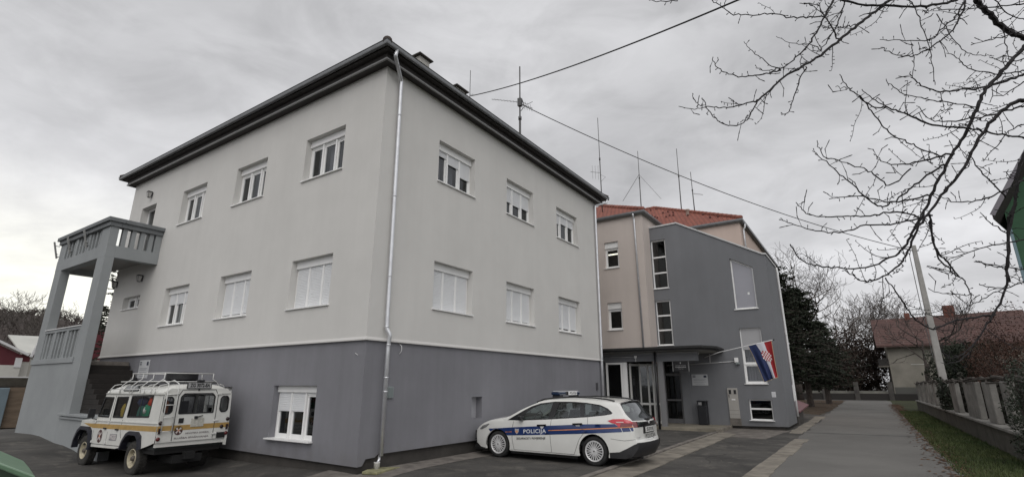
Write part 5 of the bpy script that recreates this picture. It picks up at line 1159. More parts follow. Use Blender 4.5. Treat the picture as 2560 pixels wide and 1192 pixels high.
for u in (0, 2.794):
    for sd in (-1,1): mb.box(sd*.86, sd*.5, -(u-.42), -(u+.42), .86, .90); mb.box(sd*.5, sd*.48, -(u-.42), -(u+.42), .45, .9)
mb.build('wheel_well', blackm, jp)
# alpine windows, roof rack, ladder, spare wheel, mirror
for sd in (-1,1):
    mb = MB(); mb.add([(sd*.80,-1.62,1.865),(sd*.80,-2.42,1.87),(sd*.73,-2.30,1.985),(sd*.73,-1.68,1.98),(sd*.838,-1.62,1.87),(sd*.838,-2.42,1.875),(sd*.775,-2.30,1.995),(sd*.775,-1.68,1.99)], [(0,1,2,3),(7,6,5,4),(0,4,5,1),(1,5,6,2),(2,6,7,3),(3,7,4,0)]); mb.build('roof_window', mat('alpine_glass', (.05,.055,.055), .1, coat=.5), jp)
rk = MB(); zr0, zr1 = 2.09, 2.29; xr = .62
u0, u1 = 1.15, 3.22
P = lambda x, u, z: (x, -u, z)
rk.tube([P(-xr,u0+.35,zr1),P(-xr,u1,zr1),P(xr,u1,zr1),P(xr,u0+.35,zr1),P(-xr,u0+.35,zr1)], .013, 8); rk.tube([P(-.72,u0,zr0),P(-.72,u1,zr0),P(.72,u1,zr0),P(.72,u0,zr0),P(-.72,u0,zr0)], .013, 8)
for i in range(4):
    u = u0+.38+(u1-u0-.38)*i/3
    for sd in (-1,1): rk.tube([P(sd*xr,u,zr1),P(sd*xr,u,zr0+.07),P(sd*.72,u+.0,zr0),P(sd*.83,u-.02,1.99),P(sd*.86,u-.04,1.83)], .011, 8)
for i in range(9): u = u0+(u1-u0)*i/8; rk.tube([P(-.72,u,zr0),P(.72,u,zr0)], .009, 6)
for sd in (-1,1):
    for u in (.95,1.55,2.2,2.85,3.4): rk.tube([P(sd*.865,u,1.80),P(sd*.865,u+.02,1.90),P(sd*.80,u+.06,2.0),P(sd*.66,u+.12,2.03)], .010, 6)
    rk.tube([P(sd*.868,.95,1.90),P(sd*.868,3.4,1.92)], .010, 6)
rk.build('roof_rack', jwhite, jp, smooth=True)
rk = MB()
for x in (-.80,-.56): rk.tube([P(x,3.35,2.07),P(x,3.60,2.12),P(x,3.86,2.04),P(x-.0,3.885,1.75),P(x,3.885,.95 if x == -.80 else .95)], .012, 8)
for z in (1.80,1.57,1.30,1.0): rk.tube([P(-.80,3.885,z),P(-.56,3.885,z)], .010, 8)
rk.build('rear_ladder', jwhite, jp, smooth=True)
sw = MB(); sw.lathe([(0,0),(0,.34),(.03,.375),(.17,.375),(.20,.35),(.205,.34),(.205,0)], P(.02,2.80,2.11), (0,0,1), 36); sp_ = sw.build('spare_wheel_cover', mat('cover_black', (.010,.010,.011), .5), jp, smooth=False)
mb = MB(); mb.box(-.70,.70,-3.3,-1.4,2.05,2.075); mb.build('rack_mat', blackm, jp); 
mb = MB(); mb.box(-.55,-.42,-1.35,-1.2,2.05,2.20); mb.build('rack_lamp', black, jp, bevel=.02)
for sd in (-1,1):
    mb = MB(); mb.box(sd*.95,sd*1.10,-.56,-.50,1.20,1.42); mb.tube([(sd*.88,-.52,1.16),(sd*.99,-.54,1.18),(sd*1.0,-.54,1.25)], .014, 6); mb.build('door_mirror', black, jp, bevel=.02)
# load: coloured bags and blankets behind the side glass
mb = MB(); mb.box(-.80,.80,-3.7,-.6,.60,.70); mb.box(-.78,-.2,-3.6,-2.9,.7,.9); mb.box(-.8,.8,-.78,-.55,.7,1.22); mb.box(-.72,.72,-2.02,-1.98,.7,1.6); mb.build('interior_floor', seatm, jp)
def bag(x, u, z, r, m_, sc=(1,1,1)):
    mb = MB(); n1_, n2_ = 10, 8; rb_ = random.Random(int(u*100)); vs = []
    for i in range(n2_+1):
        for j in range(n1_):
            a, b = math.pi*i/n2_, 2*math.pi*j/n1_; q = r*rb_.uniform(.85,1.15); vs.append((x+q*sc[0]*math.sin(a)*math.cos(b), -u+q*sc[1]*math.sin(a)*math.sin(b), z+q*sc[2]*math.cos(a)))
    mb.add(vs, [(i*n1_+j, i*n1_+(j+1)%n1_, (i+1)*n1_+(j+1)%n1_, (i+1)*n1_+j) for i in range(n2_) for j in range(n1_)]); mb.build('kit_bag', m_, jp, smooth=True)
bag(-.70,3.12,1.62,.20, mat('bag_red', (.80,.08,.03), .5), (.6,1.1,.7)); bag(-.70,3.02,1.38,.24, mat('bag_green', (.03,.34,.19), .6), (.6,1.2,1)); bag(-.70,2.62,1.36,.20, mat('bag_teal', (.03,.20,.16), .6), (.6,1.1,1)); bag(-.70,2.58,1.60,.18, mat('bag_navy', (.03,.05,.14), .6), (.6,1.3,.7)); bag(-.83,2.98,1.43,.06, mat('bag_white', (.65,.68,.65), .6), (.3,1.4,1.3))
bag(-.76,1.76,1.33,.13, mat('rope_yellow', (.50,.36,.05), .7), (.6,.8,1.7)); bag(-.70,3.68,1.48,.10, mat('bag_rust', (.30,.09,.03), .7), (.8,.7,2)); 
for x in (-.42,.42): MB().box(x-.24,x+.24,-1.30,-1.18,.7,1.45).build('seat', seatm, jp, bevel=.04)

# ------------------------------------------------------------------ antennas and cables
def spot(u, d):
    p = CP+ray(u, 961)*d; return p.x, p.y
def zat(u, v, d): return (CP+ray(u, v)*d).z
def mast(name, lab, base, top, r, extra=None):
    base = Vector(base); h = empty(name, lab, 'antenna', None, base); mb = MB(); t = Vector(top)-base
    mb.tube([(0,0,0), t*.55], r, 8); mb.tube([t*.55, t], r*.62, 8); mb.tube([t*.54, t*.565], r*1.5, 8); mb.build('mast', steel, h, smooth=True); return h
def yagi(h, c, d, n, step, el, up=(0,0,1), r=.008, nm='yagi'):
    mb = MB(); c = Vector(c); d = Vector(d).normalized(); up = Vector(up).normalized()
    mb.tube([c, c+d*step*(n+.3)], r*1.3, 5)
    for i in range(n): q = c+d*step*(i+.6); mb.tube([q-up*el*(1-.04*i), q+up*el*(1-.04*i)], r*.7, 4)
    mb.build(nm, steel, h)
h = mast('roof_antenna', 'tallest thick antenna mast with two rod aerials on the front roof', (10.92,3,10.6), (10.92,3,17.02), .055)
R3 = cR.copy(); R3.z = 0; R3.normalize()
yagi(h, (0,0,4.42), (-R3*1.0+Vector((0,0,.12))), 9, .15, .10, (.3,-.9,.2)); yagi(h, (0,0,4.35), R3+Vector((.3,.2,-.22)), 5, .13, .26, (-.1,.2,.9), .011)
mb = MB(); mb.tube([(0,0,4.5),Vector((0,0,4.3))+R3*.35,Vector((0,0,4.45))+R3*.62], .014, 5); mb.box(-.09,.09,-.09,.09,4.2,4.62); mb.tube([Vector((0,0,4.6))+R3*.1,Vector((0,0,4.2))+R3*.22,Vector((0,0,3.95))+R3*.05], .02, 6); mb.build('aerial_box', steel, h)
h = mast('roof_antenna', 'thin short antenna rod beside the second chimney', (7.05,3,11), (7.05,3,14.62), .022)
yagi(h, (0,0,2.45), R3+Vector((0,0,.1)), 2, .07, .09, (.2,.3,.9), .004)
def bmast(u, vb, vt, lab, x=25.8, r=.035):
    b = onp(u[0], vb, 0, x); t = onp(u[1], vt, 0, x); b.z -= .3; return mast('roof_antenna', lab, b, t, r), b, t
b = onp(1503,470,1,1.5); t = onp(1494,295,1,1.5); b2 = Vector((b.x,b.y,9.9+(b.x-15.23)*.54-.02)); h = mast('roof_antenna', 'tall thin antenna with a small comb aerial just right of the front roof corner', b2, t, .03)
c = onp(1500,432,1,1.5)-b2; yagi(h, c, -R3+Vector((0,0,.1)), 3, .16, .42, (0,0,1), .009)
mb = MB(); mb.tube([c+Vector((0,0,-.1)), c+R3*.3+Vector((0,0,-.25)), c+Vector((0,0,-.55))], .008, 5); mb.build('feed_cable', steel, h)
h, b, t = bmast((1603,1594), 520, 378, 'antenna held by two guy rods above the red roof', x=25.8)
mb = MB(); mb.tube([onp(1597,437,0,25.8)-b, onp(1557,503,0,25.8)-b], .016, 5); mb.tube([onp(1598,437,0,25.8)-b, onp(1653,497,0,25.8)-b], .011, 5); mb.build('guy_rod', steel, h)
bmast((1703,1691), 518, 372, 'tall bare antenna rod on the red roof, second from the right')
h, b, t = bmast((1736,1726), 522, 430, 'shortest antenna with a small rod aerial at the right end of the red roof')
yagi(h, onp(1733,484,0,25.8)-b, R3+Vector((0,0,-.12)), 7, .09, .12, (.2,.5,.6), .008)
def hang(p, q, sag, r, lab, n=24):
    p = Vector(p); q = Vector(q); mb = MB()
    mb.tube([p+(q-p)*(i/n)+Vector((0,0,-4*sag*(i/n)*(1-i/n))) for i in range(n+1)], r, 6); tag(mb.build('overhead_cable', cable, smooth=True), lab, 'cable', 'overhead cables')
hang((7.2,3.1,13.5), at(2500,-290,6.0), .35, .019, 'thick overhead cable rising from the roof to the upper edge of the photo')
hang((10.95,2.95,14.9), (30.1,-12.35,9.5), .75, .022, 'overhead cable falling from the antenna mast to the concrete pole')
po = empty('utility_pole', 'tall pale concrete utility pole behind the fence', 'pole', loc=(30.1,-12.55,0))
mb = MB(); mb.add([(sx*a,sy*a,z) for z, a in ((0,.19),(9.75,.11)) for sx, sy in ((-1,-1),(1,-1),(1,1),(-1,1))], [(0,1,5,4),(1,2,6,5),(2,3,7,6),(3,0,4,7),(4,5,6,7)])
mb.build('pole', mat('pole_concrete', (.33,.325,.31), .9, noise=.15, scale=2), po, bevel=.03)
mb = MB(); mb.tube([(0,.2,9.45),(-.28,.30,9.1),(-.30,.30,6),(-.25,.25,3.2)], .02, 5); mb.bar((-.3,.35,9.45),(.2,-.2,9.45),.05); mb.bar((-.25,.25,5.0),(.25,-.25,5.0),.05); mb.build('drop_cable', steel, po)

# ------------------------------------------------------------------ fence on the right and far fence
fe = empty('concrete_fence', 'weathered concrete fence of broad slabs on a low wall beside the lane', 'fence', loc=(0,0,0))
fc = mat('fence_concrete', (.27,.26,.24), .95, col2=(.13,.125,.115), scale=1.6, bump=.5, bscale=18, detail=8); fd = mat('mossy_wall', (.045,.044,.034), .95, col2=(.085,.078,.065), scale=2, bump=.5, bscale=14)
mb = MB(); mb.box(8.2,42,-12.15,-11.82,-.1,.60); mb.build('base_wall', fd, fe); mb = MB(); mb.box(8.2,42,-12.22,-11.76,.602,.68); mb.build('coping', fc, fe, bevel=.015)
rf = random.Random(4); x = 9.7
for a, b in ((10.35,11.2),(12.7,13.9),(15.3,16.2),(16.25,17.9),(20.2,21.9),(25.9,27.1),(28.6,29.6),(31.2,32.4),(34.0,35.3),(37.0,38.4),(40.0,41.4)):
    mb = MB(); mb.box(a, b, -12.09, -11.93, .68, 1.86+rf.uniform(-.03,.03)); mb.build('slab', fc, fe, bevel=.02)
mb = MB(); mb.tube([(x_, -12.0+rf.uniform(-.06,.06), 1.92+rf.uniform(-.05,.06)) for x_ in [8.5+.6*i for i in range(56)]], .05, 6); mb.tube([(x_, -11.92+rf.uniform(-.08,.08), 1.86+rf.uniform(-.08,.06)) for x_ in [8.5+.8*i for i in range(42)]], .025, 5); mb.build('ivy_stem', mat('bark_dark', (.05,.042,.035), .95, noise=.3, scale=6), fe)
ff = empty('far_fence', 'low dark wall with square posts closing the far end of the lane', 'fence', loc=(0,0,0))
mb = MB(); mb.box(70,70.4,-16,8,-.2,.75); mb.build('base_wall', mat('dark_wall', (.03,.027,.025), .9), ff)
for k in range(7): MB().box(69.9,70.5,5.6-3.4*k,6.1-3.4*k,-.1,2.1).build('post', mat('dim_post', (.07,.065,.06), .9, noise=.3, scale=1), ff, bevel=.03)
mb = MB(); mb.box(71,71.2,-11.5,8,.75,1.05); mb.build('rail', mat('pale_strip', (.22,.215,.19), .9, noise=.3, scale=.6), ff)
MB().box(70.6,70.8,-16,-11.6,.75,1.5).build('gate_panel', mat('gate_mesh', (.11,.11,.10), .8), ff)

# ------------------------------------------------------------------ vegetation
bark = mat('bark', (.055,.045,.040), .95, noise=.35, scale=5, bump=.4); barkg = mat('grey_bark', (.10,.088,.078), .95, noise=.3, scale=5)
rmin = .012
def grow(mb, rng, p, d, L, r, lev, maxlev, up=.12, spread=.75, seg=4, kids=(2,4), gn=4, gravity=0):
    pts = [p]; q = p
    for i in range(seg):
        d = (d+Vector((rng.gauss(0,.16),rng.gauss(0,.16),rng.gauss(0,.12)+up-gravity*lev))).normalized(); q = q+d*L/seg; pts.append(q)
    rs = [max(rmin, r*(1-.5*i/seg)) for i in range(seg+1)]; mb.tube(pts, rs, 6 if lev == 0 else (4 if lev < 2 else 3), cap=False)
    if lev >= maxlev: return
    for k in range(rng.randint(*kids)+(1 if lev == 0 else 0)):
        t = rng.uniform(.35, 1.0) if k else 1.0; i = min(seg-1, int(t*seg)); b = pts[i]+(pts[i+1]-pts[i])*(t*seg-i if t < 1 else 1)
        a = Vector((rng.gauss(0,1),rng.gauss(0,1),rng.gauss(0,.6))); a = (a-d*a.dot(d)).normalized()
        nd = (d*(1-spread*.5)+a*spread*rng.uniform(.6,1.1)).normalized(); grow(mb, rng, b, nd, L*rng.uniform(.62,.82), r*.57, lev+1, maxlev, up, spread, seg, kids, gn, gravity)
def bare_tree(u, d, vtop, lab, seed, levels=5, r=.22,  forks=3, lean=0, m=None, name='bare_tree', group='bare trees behind the fence', spread=.8, z0=-.2, kids=(2,4)):
    global rmin
    rmin = .00027*d; r *= 1.15
    x, y = spot(u, d); H = zat(u, vtop, d); rng = random.Random(seed); t = empty(name, lab, 'tree', group, (x,y,z0)); mb = MB(); H -= z0
    th = H*.26; mb.tube([(0,0,0),(lean*.3,.0,th*.5),(lean,.05,th)], [r*1.25,r,r*.9], 8); mb.build('trunk', m or bark, t, smooth=True)
    mb = MB()
    for k in range(forks):
        a = 2*math.pi*(k+rng.random()*.5)/forks; grow(mb, rng, Vector((lean,.05,th-.1)), Vector((math.cos(a)*.5,math.sin(a)*.5,1)).normalized(), H*.27, r*.62, 0, levels, .13, spread, 4, kids)
    zm = max(v[2] for v in mb.v); k = H/zm
    mb.v = [(v[0]*1.0, v[1], th-.1+(v[2]-th+.1)*(H-th)/(zm-th)) for v in mb.v]
    mb.build('crown', m or bark, t, fix=False); return t
def conifer(u, d, vtop, rad, lab, seed, n=5200, leaf=.30, col=None, z0=-.2, low=.2, name='conifer', group='dark evergreens beyond the annex'):
    x, y = spot(u, d); H = zat(u, vtop, d)-z0; rng = random.Random(seed); t = empty(name, lab, 'tree', group, (x,y,z0))
    mb = MB(); mb.tube([(0,0,0),(0,0,H*.98)], [.28,.03], 7); mb.build('trunk', bark, t)
    mb = MB(); br = MB(); N_ = n//24
    for i in range(N_):
        f = (i/N_)**.9; z = H*(low+(.99-low)*f); a = rng.uniform(0,6.283); L = rad*(min(1,(1-f)*1.9)**.62)*rng.uniform(.35,1.15)*(1+.22*math.sin(a*2+seed+z*.8))*(.82+.18*math.sin(z*1.3+seed))+.25
        dz = L*rng.uniform(-.35,.28); br.tube([(0,0,z),(math.cos(a)*L*.6,math.sin(a)*L*.6,z+dz*.3),(math.cos(a)*L,math.sin(a)*L,z+dz)], [.05,.03,.01], 3, cap=False)
        for k in range(24):
            s = rng.uniform(.12,1.0)**.7; px_, py_, pz = math.cos(a)*L*s, math.sin(a)*L*s, z+dz*s*s; g = leaf*(1.1-.4*s)
            px_ += rng.gauss(0,.18)*s*g*3; py_ += rng.gauss(0,.18)*s*g*3; pz += rng.gauss(-.1,.15)*g
            v1 = Vector((rng.gauss(0,1),rng.gauss(0,1),rng.gauss(-.3,.5))).normalized()*g; v2 = Vector((rng.gauss(0,1),rng.gauss(0,1),rng.gauss(0,.7))).normalized()*g*.35; c = Vector((px_,py_,pz))
            mb.quad(c-v1*.5, c+v2, c+v1*.6, c-v2)
    o = mb.build('crown', col or mat('needles', (.010,.016,.009), .9, col2=(.026,.034,.018), scale=.7), t, fix=False); br.build('limbs', bark, o, fix=False); return t
def bush(name, lab, c, r, m, seed, n=2500, leaf=.12, group=None, cat='bush', twigs=True, z0=0):
    c = Vector(c); rng = random.Random(seed); t = empty(name, lab, cat, group, (c.x,c.y,z0)); mb = MB(); hz = c.z-z0
    for i in range(n):
        while 1:
            v = Vector((rng.uniform(-1,1),rng.uniform(-1,1),rng.uniform(-1,1)))
            if .25 < v.length < 1: break
        v *= 1+.22*math.sin(v.x*7+seed)*math.sin(v.y*6+1)+.12*math.sin(v.z*11+seed); p_ = Vector((v.x*r[0],v.y*r[1],v.z*r[2]+hz))
        if p_.z < .02: continue
        a = Vector((rng.gauss(0,1),rng.gauss(0,1),rng.gauss(0,1))).normalized()*leaf*rng.uniform(.5,1.2); b = Vector((rng.gauss(0,1),rng.gauss(0,1),rng.gauss(0,1))).normalized()*leaf*.5
        mb.quad(p_-a, p_+b, p_+a, p_-b)
    o = mb.build('foliage', m, t, fix=False); tw = MB()
    for i in range(26):
        a = rng.uniform(0,6.28); e = Vector((math.cos(a)*r[0]*.8,math.sin(a)*r[1]*.8,hz+r[2]*rng.uniform(.0,.8))); tw.tube([(0,0,0), e*.5+Vector((0,0,.2)), e], [.04,.02,.006], 4, cap=False)
    tw.build('stems', bark, t, fix=False); return t
gz0 = -.1
conifer(1962, 40, 635, 3.5, 'tallest dark evergreen rising beside the annex corner', 1, 9000, .34)
conifer(2020, 43, 705, 3.0, 'dark evergreen with a rounded top, second from the annex', 2, 8000, .34)
conifer(2066, 50, 795, 2.9, 'lower dark evergreen at the right of the evergreen group', 3, 6500, .34)
bare_tree(1995, 62, 575, 'large bare tree whose crown shows above the dark evergreens', 11, 6, .34, 4, kids=(1,3))
bare_tree(2060, 75, 640, 'bare tree with a wide fine crown right of the evergreens', 12, 6, .32, 4, kids=(1,3))
bare_tree(2125, 88, 735, 'slender grey bare tree left of the red roofed house', 13, 5, .26, 4, m=barkg, kids=(2,3))
bare_tree(2195, 92, 715, 'bare tree rising behind the left end of the red roof', 14, 5, .26, 4, kids=(2,3))
bare_tree(2262, 104, 700, 'pale bare tree behind the middle of the red roof', 15, 5, .26, 4, m=barkg, kids=(2,3))
bare_tree(2322, 58, 705, 'dark forked bare tree in front of the house wall', 21, 5, .24, 2, lean=-1.6, spread=.9)
brnm = mat('brown_undergrowth', (.035,.026,.020), .95, col2=(.065,.048,.038), scale=.5)
for i, (u, d, z_, lab) in enumerate(((2010,73,2.6,'brown thicket under the evergreens, nearest the annex'),(2085,75,3.6,'brown thicket in the middle of the row behind the far fence'),(2130,76,4.6,'taller reddish brown thicket left of the house'),(2168,77,4.4,'brown thicket touching the house corner'))):
    x, y = spot(u, d); bush('thicket', lab, (x,y,z_), (2.8,4.2,z_*1.08), brnm, i+3, 6500, .22, 'thickets behind the far fence', z0=-.2)
x, y = spot(2398, 46); bush('evergreen_shrub', 'dark green shrub behind the concrete fence right of the pole', (x,y,3.0), (3.2,2.1,2.7), mat('dark_leaves', (.010,.016,.008), .8, col2=(.024,.034,.016), scale=.9), 40, 4500, .16)
x, y = spot(2450, 44); bush('evergreen_shrub', 'dark green shrub partly hidden by the russet hedge', (x,y,2.8), (2.6,2.0,2.6), mat('dark_leaves', (.010,.016,.008), .8), 44, 3500, .16)
rus = mat('russet_leaves', (.040,.019,.013), .9, col2=(.078,.040,.027), scale=1.2)
x, y = spot(2500, 30); bush('beech_hedge', 'russet brown beech hedge behind the fence, farther clump', (x,y,2.2), (3.6,1.5,2.5), rus, 41, 9000, .07, 'russet hedge clumps')
x, y = spot(2548, 21); bush('beech_hedge', 'russet brown beech hedge at the right edge, nearer clump', (x,y,2.1), (3.2,1.4,2.6), rus, 42, 11000, .05, 'russet hedge clumps')
ivy = mat('ivy_leaves', (.010,.016,.009), .6, col2=(.028,.04,.02), scale=3)
hgm = mat('hedge_dark', (.014,.014,.010), .9, col2=(.03,.028,.02), scale=.8)
bush('hedge', 'dark hedge seen through the gaps of the concrete fence, nearer half', (14.5,-13.1,.95), (6.5,.5,1.15), hgm, 70, 7000, .12, 'dark hedge behind the fence')
bush('hedge', 'dark hedge seen through the gaps of the concrete fence, farther half', (28,-13.1,.95), (8.5,.5,1.15), hgm, 71, 6000, .15, 'dark hedge behind the fence')
bush('ivy', 'dark ivy mound swallowing the near end of the concrete fence', (8.5,-12.05,.95), (1.35,.5,1.3), ivy, 50, 7000, .04)
bush('ivy', 'ivy clump hanging over the concrete fence between two slabs', (23.9,-11.95,1.25), (1.1,.28,.85), ivy, 51, 1600, .07)

# cherry tree whose boughs hang into the picture (trunk stands right of the frame)
Zx = lambda x, y: (1600+x/1.7031, y/1.7031)
Wx = lambda x, y: (1860+x/1.6743, 480+y/1.6743)
BR = [ # (points, start depth, end depth, start radius mm, end radius)
 ([(1065,0),(1000,50),(930,105),(850,170),(770,235),(690,285),(610,330),(540,395),(500,430)],5.6,5.0,15,8),
 ([(500,430),(480,470),(450,515),(400,538),(340,520),(300,480),(270,430),(264,420)],5.0,4.9,6,3),
 ([(500,425),(440,445),(370,458),(300,455),(245,462),(170,457)],5.0,4.8,7,3), ([(262,452),(245,440),(230,425),(222,400)],4.85,4.8,4,2.5),
 ([(600,300),(540,315),(460,325),(400,322),(350,300),(315,270),(308,245)],5.1,4.8,7,3), ([(600,295),(560,280),(510,245),(470,210),(440,180)],5.1,5.2,5,2.5),
 ([(770,215),(720,190),(650,185),(580,155)],5.3,5.4,5,2.5), ([(710,285),(680,340),(660,400),(640,460),(625,483),(598,485)],5.2,5.0,6,3),
 ([(825,0),(790,65),(750,140),(710,200),(660,250),(600,290),(550,300),(490,290)],5.7,5.1,11,3), ([(780,70),(710,75),(640,75),(560,60),(480,65),(400,58),(350,30),(310,0),(280,-30)],5.5,5.0,7,3),
 ([(870,5),(850,80),(820,140),(790,190),(760,220)],5.6,5.3,7,4), ([(845,170),(820,120),(785,70),(760,30),(700,10)],5.4,5.6,8,3), ([(930,105),(890,110),(830,125)],5.5,5.4,5,2.5),
 ([(850,0),(950,20),(1040,25),(1170,30),(1290,15),(1350,0)],5.4,5.8,11,14), ([(1130,0),(1170,30),(1200,110),(1230,200),(1250,290),(1255,360)],5.5,5.1,6,3),
 ([(1385,0),(1350,60),(1290,120),(1230,175),(1130,172),(1018,172)],5.5,4.9,8,3), ([(1390,0),(1370,60),(1320,140),(1250,195),(1180,235),(1120,240),(1060,222),(1028,202)],5.5,4.9,9,3),
 ([(1160,190),(1165,260),(1160,320)],5.2,5.0,4,3), ([(1635,318),(1560,345),(1460,375),(1380,380),(1280,390),(1200,365),(1160,330),(1150,310)],5.3,4.9,12,3),
 ([(1425,-20),(1440,15),(1480,55),(1530,105),(1590,145),(1640,165)],5.5,5.6,26,26),
 ([(1640,198),(1580,260),(1530,320),(1470,380),(1440,450),(1400,540),(1340,640),(1290,730),(1240,830),(1200,920),(1150,1010),(1110,1070),(1050,1105),(960,1140),(840,1140),(740,1130),(680,1095),(640,1040)],5.3,4.6,19,4),
 ([(1640,425),(1590,440),(1540,475),(1480,540),(1430,610),(1380,710),(1310,800),(1250,880),(1190,960),(1140,1070),(1110,1120),(1050,1170),(980,1196),(930,1190),(870,1150)],5.0,4.5,18,4),
 ([(1440,455),(1330,440),(1230,425),(1140,405),(1090,380),(1045,335)],5.1,4.8,6,3), ([(1390,545),(1290,540),(1200,515),(1130,485),(1060,460),(1000,455),(930,410),(880,370),(858,320)],5.0,4.5,10,3),
 ([(930,410),(975,460),(1020,520),(1070,575),(1140,605),(1200,635),(1290,665)],4.7,5.0,5,6), ([(1060,460),(990,420),(945,385)],4.8,4.7,5,3), ([(900,380),(870,372),(835,372)],4.6,4.6,4,2.5),
 ([(1640,450),(1560,470),(1450,500),(1330,515),(1240,510),(1180,450)],5.1,4.7,9,3), ([(1340,655),(1240,675),(1150,695),(1080,700),(1020,680),(995,655)],4.9,4.6,9,3),
 ([(1300,700),(1200,760),(1130,820),(1060,870),(1000,870),(920,800),(850,740),(780,680),(735,645)],4.9,4.4,9,3), ([(1150,720),(1060,790),(1000,745),(950,720),(860,690),(790,670),(765,640),(757,600)],4.8,4.4,6,3),
 ([(1230,830),(1150,850),(1060,860),(960,840),(880,835),(805,847)],4.8,4.5,8,3), ([(1200,930),(1100,900),(1000,915),(900,920),(800,920),(720,915),(690,890),(668,865)],4.8,4.4,8,3),
 ([(1240,915),(1190,930),(1090,950),(960,960),(880,985),(800,990),(720,975),(640,950),(595,928)],4.8,4.3,8,3), ([(1235,910),(1245,1000),(1270,1075),(1310,1115),(1360,1180)],4.8,4.7,9,7),
 ([(1570,930),(1565,1100),(1568,1200)],5.2,5.2,13,12), ([(1640,650),(1605,740),(1600,850),(1570,930)],5.3,5.2,15,13),
 ([(1640,760),(1535,820),(1430,855),(1330,855),(1250,825)],5.2,4.9,9,3), ([(1560,840),(1490,770),(1440,720),(1400,650)],5.2,5.0,7,4), ([(1565,990),(1490,950),(1450,905)],5.2,5.1,6,3), ([(1640,1020),(1500,1045),(1380,1080),(1300,1110)],5.3,5.0,7,3),
 ([(1640,585),(1540,575),(1440,555),(1395,545)],5.2,5.0,9,8), ([(1640,250),(1590,262),(1540,262),(1485,245)],5.3,5.2,6,3), ([(1640,300),(1560,312),(1480,312),(1400,290),(1355,250),(1310,225)],5.3,5.0,7,3),
 ([(1640,130),(1550,155),(1480,175),(1410,185)],5.5,5.2,6,3), ([(1545,100),(1560,200),(1572,262)],5.4,5.3,6,3), ([(1640,530),(1570,560),(1500,640),(1460,690)],5.2,5.0,6,3), ([(1640,20),(1560,25),(1430,38),(1290,40),(1240,42)],5.5,5.2,7,3), ([(1500,-10),(1570,60),(1640,85)],5.6,5.6,7,5), ([(1640,345),(1560,400),(1500,412)],5.2,5.1,6,3), ([(1260,60),(1310,130),(1370,210),(1430,235),(1510,240)],5.5,5.2,5,3), ([(160,4),(100,6),(40,3)],5.2,5.1,5,3), ([(680,12),(740,30),(790,75)],5.6,5.6,4,4),
 ([(1220,1132),(1300,1150),(1345,1160)],4.8,4.7,3,5), ([(1430,1110),(1490,1130),(1560,1140)],5.2,5.2,4,5)]
BW = [([(780,120),(790,200),(820,280),(870,330),(920,370),(950,430),(945,480)],4.8,4.6,9,3), ([(590,360),(640,420),(690,500),(740,550),(800,570),(870,540),(960,525),(1052,515)],4.6,5.1,5,9), ([(768,310),(810,325),(850,320)],4.7,4.7,3,4), ([(768,405),(850,425),(930,430),(950,425)],4.7,4.7,3,4),
 ([(1135,50),(1105,200),(1105,330),(1090,430),(1040,520),(990,600),(930,670),(860,700)],5.2,4.8,15,4), ([(1180,375),(1100,400),(1010,440),(940,480),(890,510)],5.2,5.0,6,3), ([(965,290),(1050,305),(1175,325)],5.1,5.2,4,6), ([(980,385),(1040,400),(1100,400)],5.1,5.2,4,5), ([(950,665),(900,705),(860,715),(830,715)],4.8,4.7,6,2)]
ch = empty('cherry_tree', 'leafless cherry boughs with knobbly twigs hanging into the upper right', 'tree', None, (-2.4,-12.9,0))
O = Vector((-2.4,-12.9,0)); rb = random.Random(77)
def shoot(mb, q, d, r):
    a = Vector((rb.gauss(0,1),rb.gauss(0,1),rb.gauss(.1,1))); a = (a-d*a.dot(d)).normalized(); d = (d*.7+a).normalized(); n = rb.randint(4,9); P_ = [q]; st = rb.uniform(.03,.06)
    for k in range(n):
        d = (d+Vector((rb.gauss(0,.14),rb.gauss(0,.14),rb.gauss(.05,.14)))).normalized(); P_.append(P_[-1]+d*st)
        b_ = Vector((rb.gauss(0,1),rb.gauss(0,1),rb.gauss(.2,1))).normalized(); b_ = (b_-d*b_.dot(d)).normalized(); e = P_[-1]+b_*rb.uniform(.012,.03); mb.tube([P_[-1], e, e+b_*.006], [.0022,.0045,.0015], 4)
    mb.tube(P_, [max(.0022, min(.0042, r*.5)*(1-.5*k/n)) for k in range(n+1)], 5)
def bough(mb, px, d0, d1, r0, r1, f):
    r0 *= 1.02; r1 *= 1.02
    n = len(px); P = []
    for i, (a, b) in enumerate(px):
        u, v = f(a, b); t = i/(n-1); P.append(tuple(at(u, v, d0+(d1-d0)*t)-O)+((r0+(r1-r0)*t)/1000,))
    P = catmull(P, 5); Q = [Vector(p[:3])+Vector((rb.gauss(0,.005),rb.gauss(0,.005),rb.gauss(0,.005))) for p in P]; rs = [p[3]*rb.uniform(.92,1.12) for p in P]
    mb.tube(Q, rs, 6)
    for i in range(2, len(Q)-2, 3):
        if rs[i] > .0055 and rb.random() < .38: shoot(mb, Q[i], (Q[i+1]-Q[i]).normalized(), rs[i])
    L_ = 0
    for i in range(1, len(Q)-1):
        L_ += (Q[i]-Q[i-1]).length
        if L_ > .052 and rs[i] < .018:
            L_ = 0; a = Vector((rb.gauss(0,1),rb.gauss(0,1),rb.gauss(.25,1))); d = (Q[i+1]-Q[i-1]).normalized(); a = (a-d*a.dot(d)*.7).normalized(); l = rb.choice((.022,.03,.04,.06,.10 if rb.random() < .5 else .03))
            e = Q[i]+a*l; mb.tube([Q[i], Q[i]+a*l*.6, e, e+a*.008], [rs[i]*.55,.0028,.0052,.002], 4)
            if l > .05:
                a2 = (a+Vector((rb.gauss(0,.5),rb.gauss(0,.5),rb.gauss(.1,.5)))).normalized(); mb.tube([e, e+a2*l*.8, e+a2*(l*.8+.012)], [.0028,.0045,.002], 4)
    return Q[0]
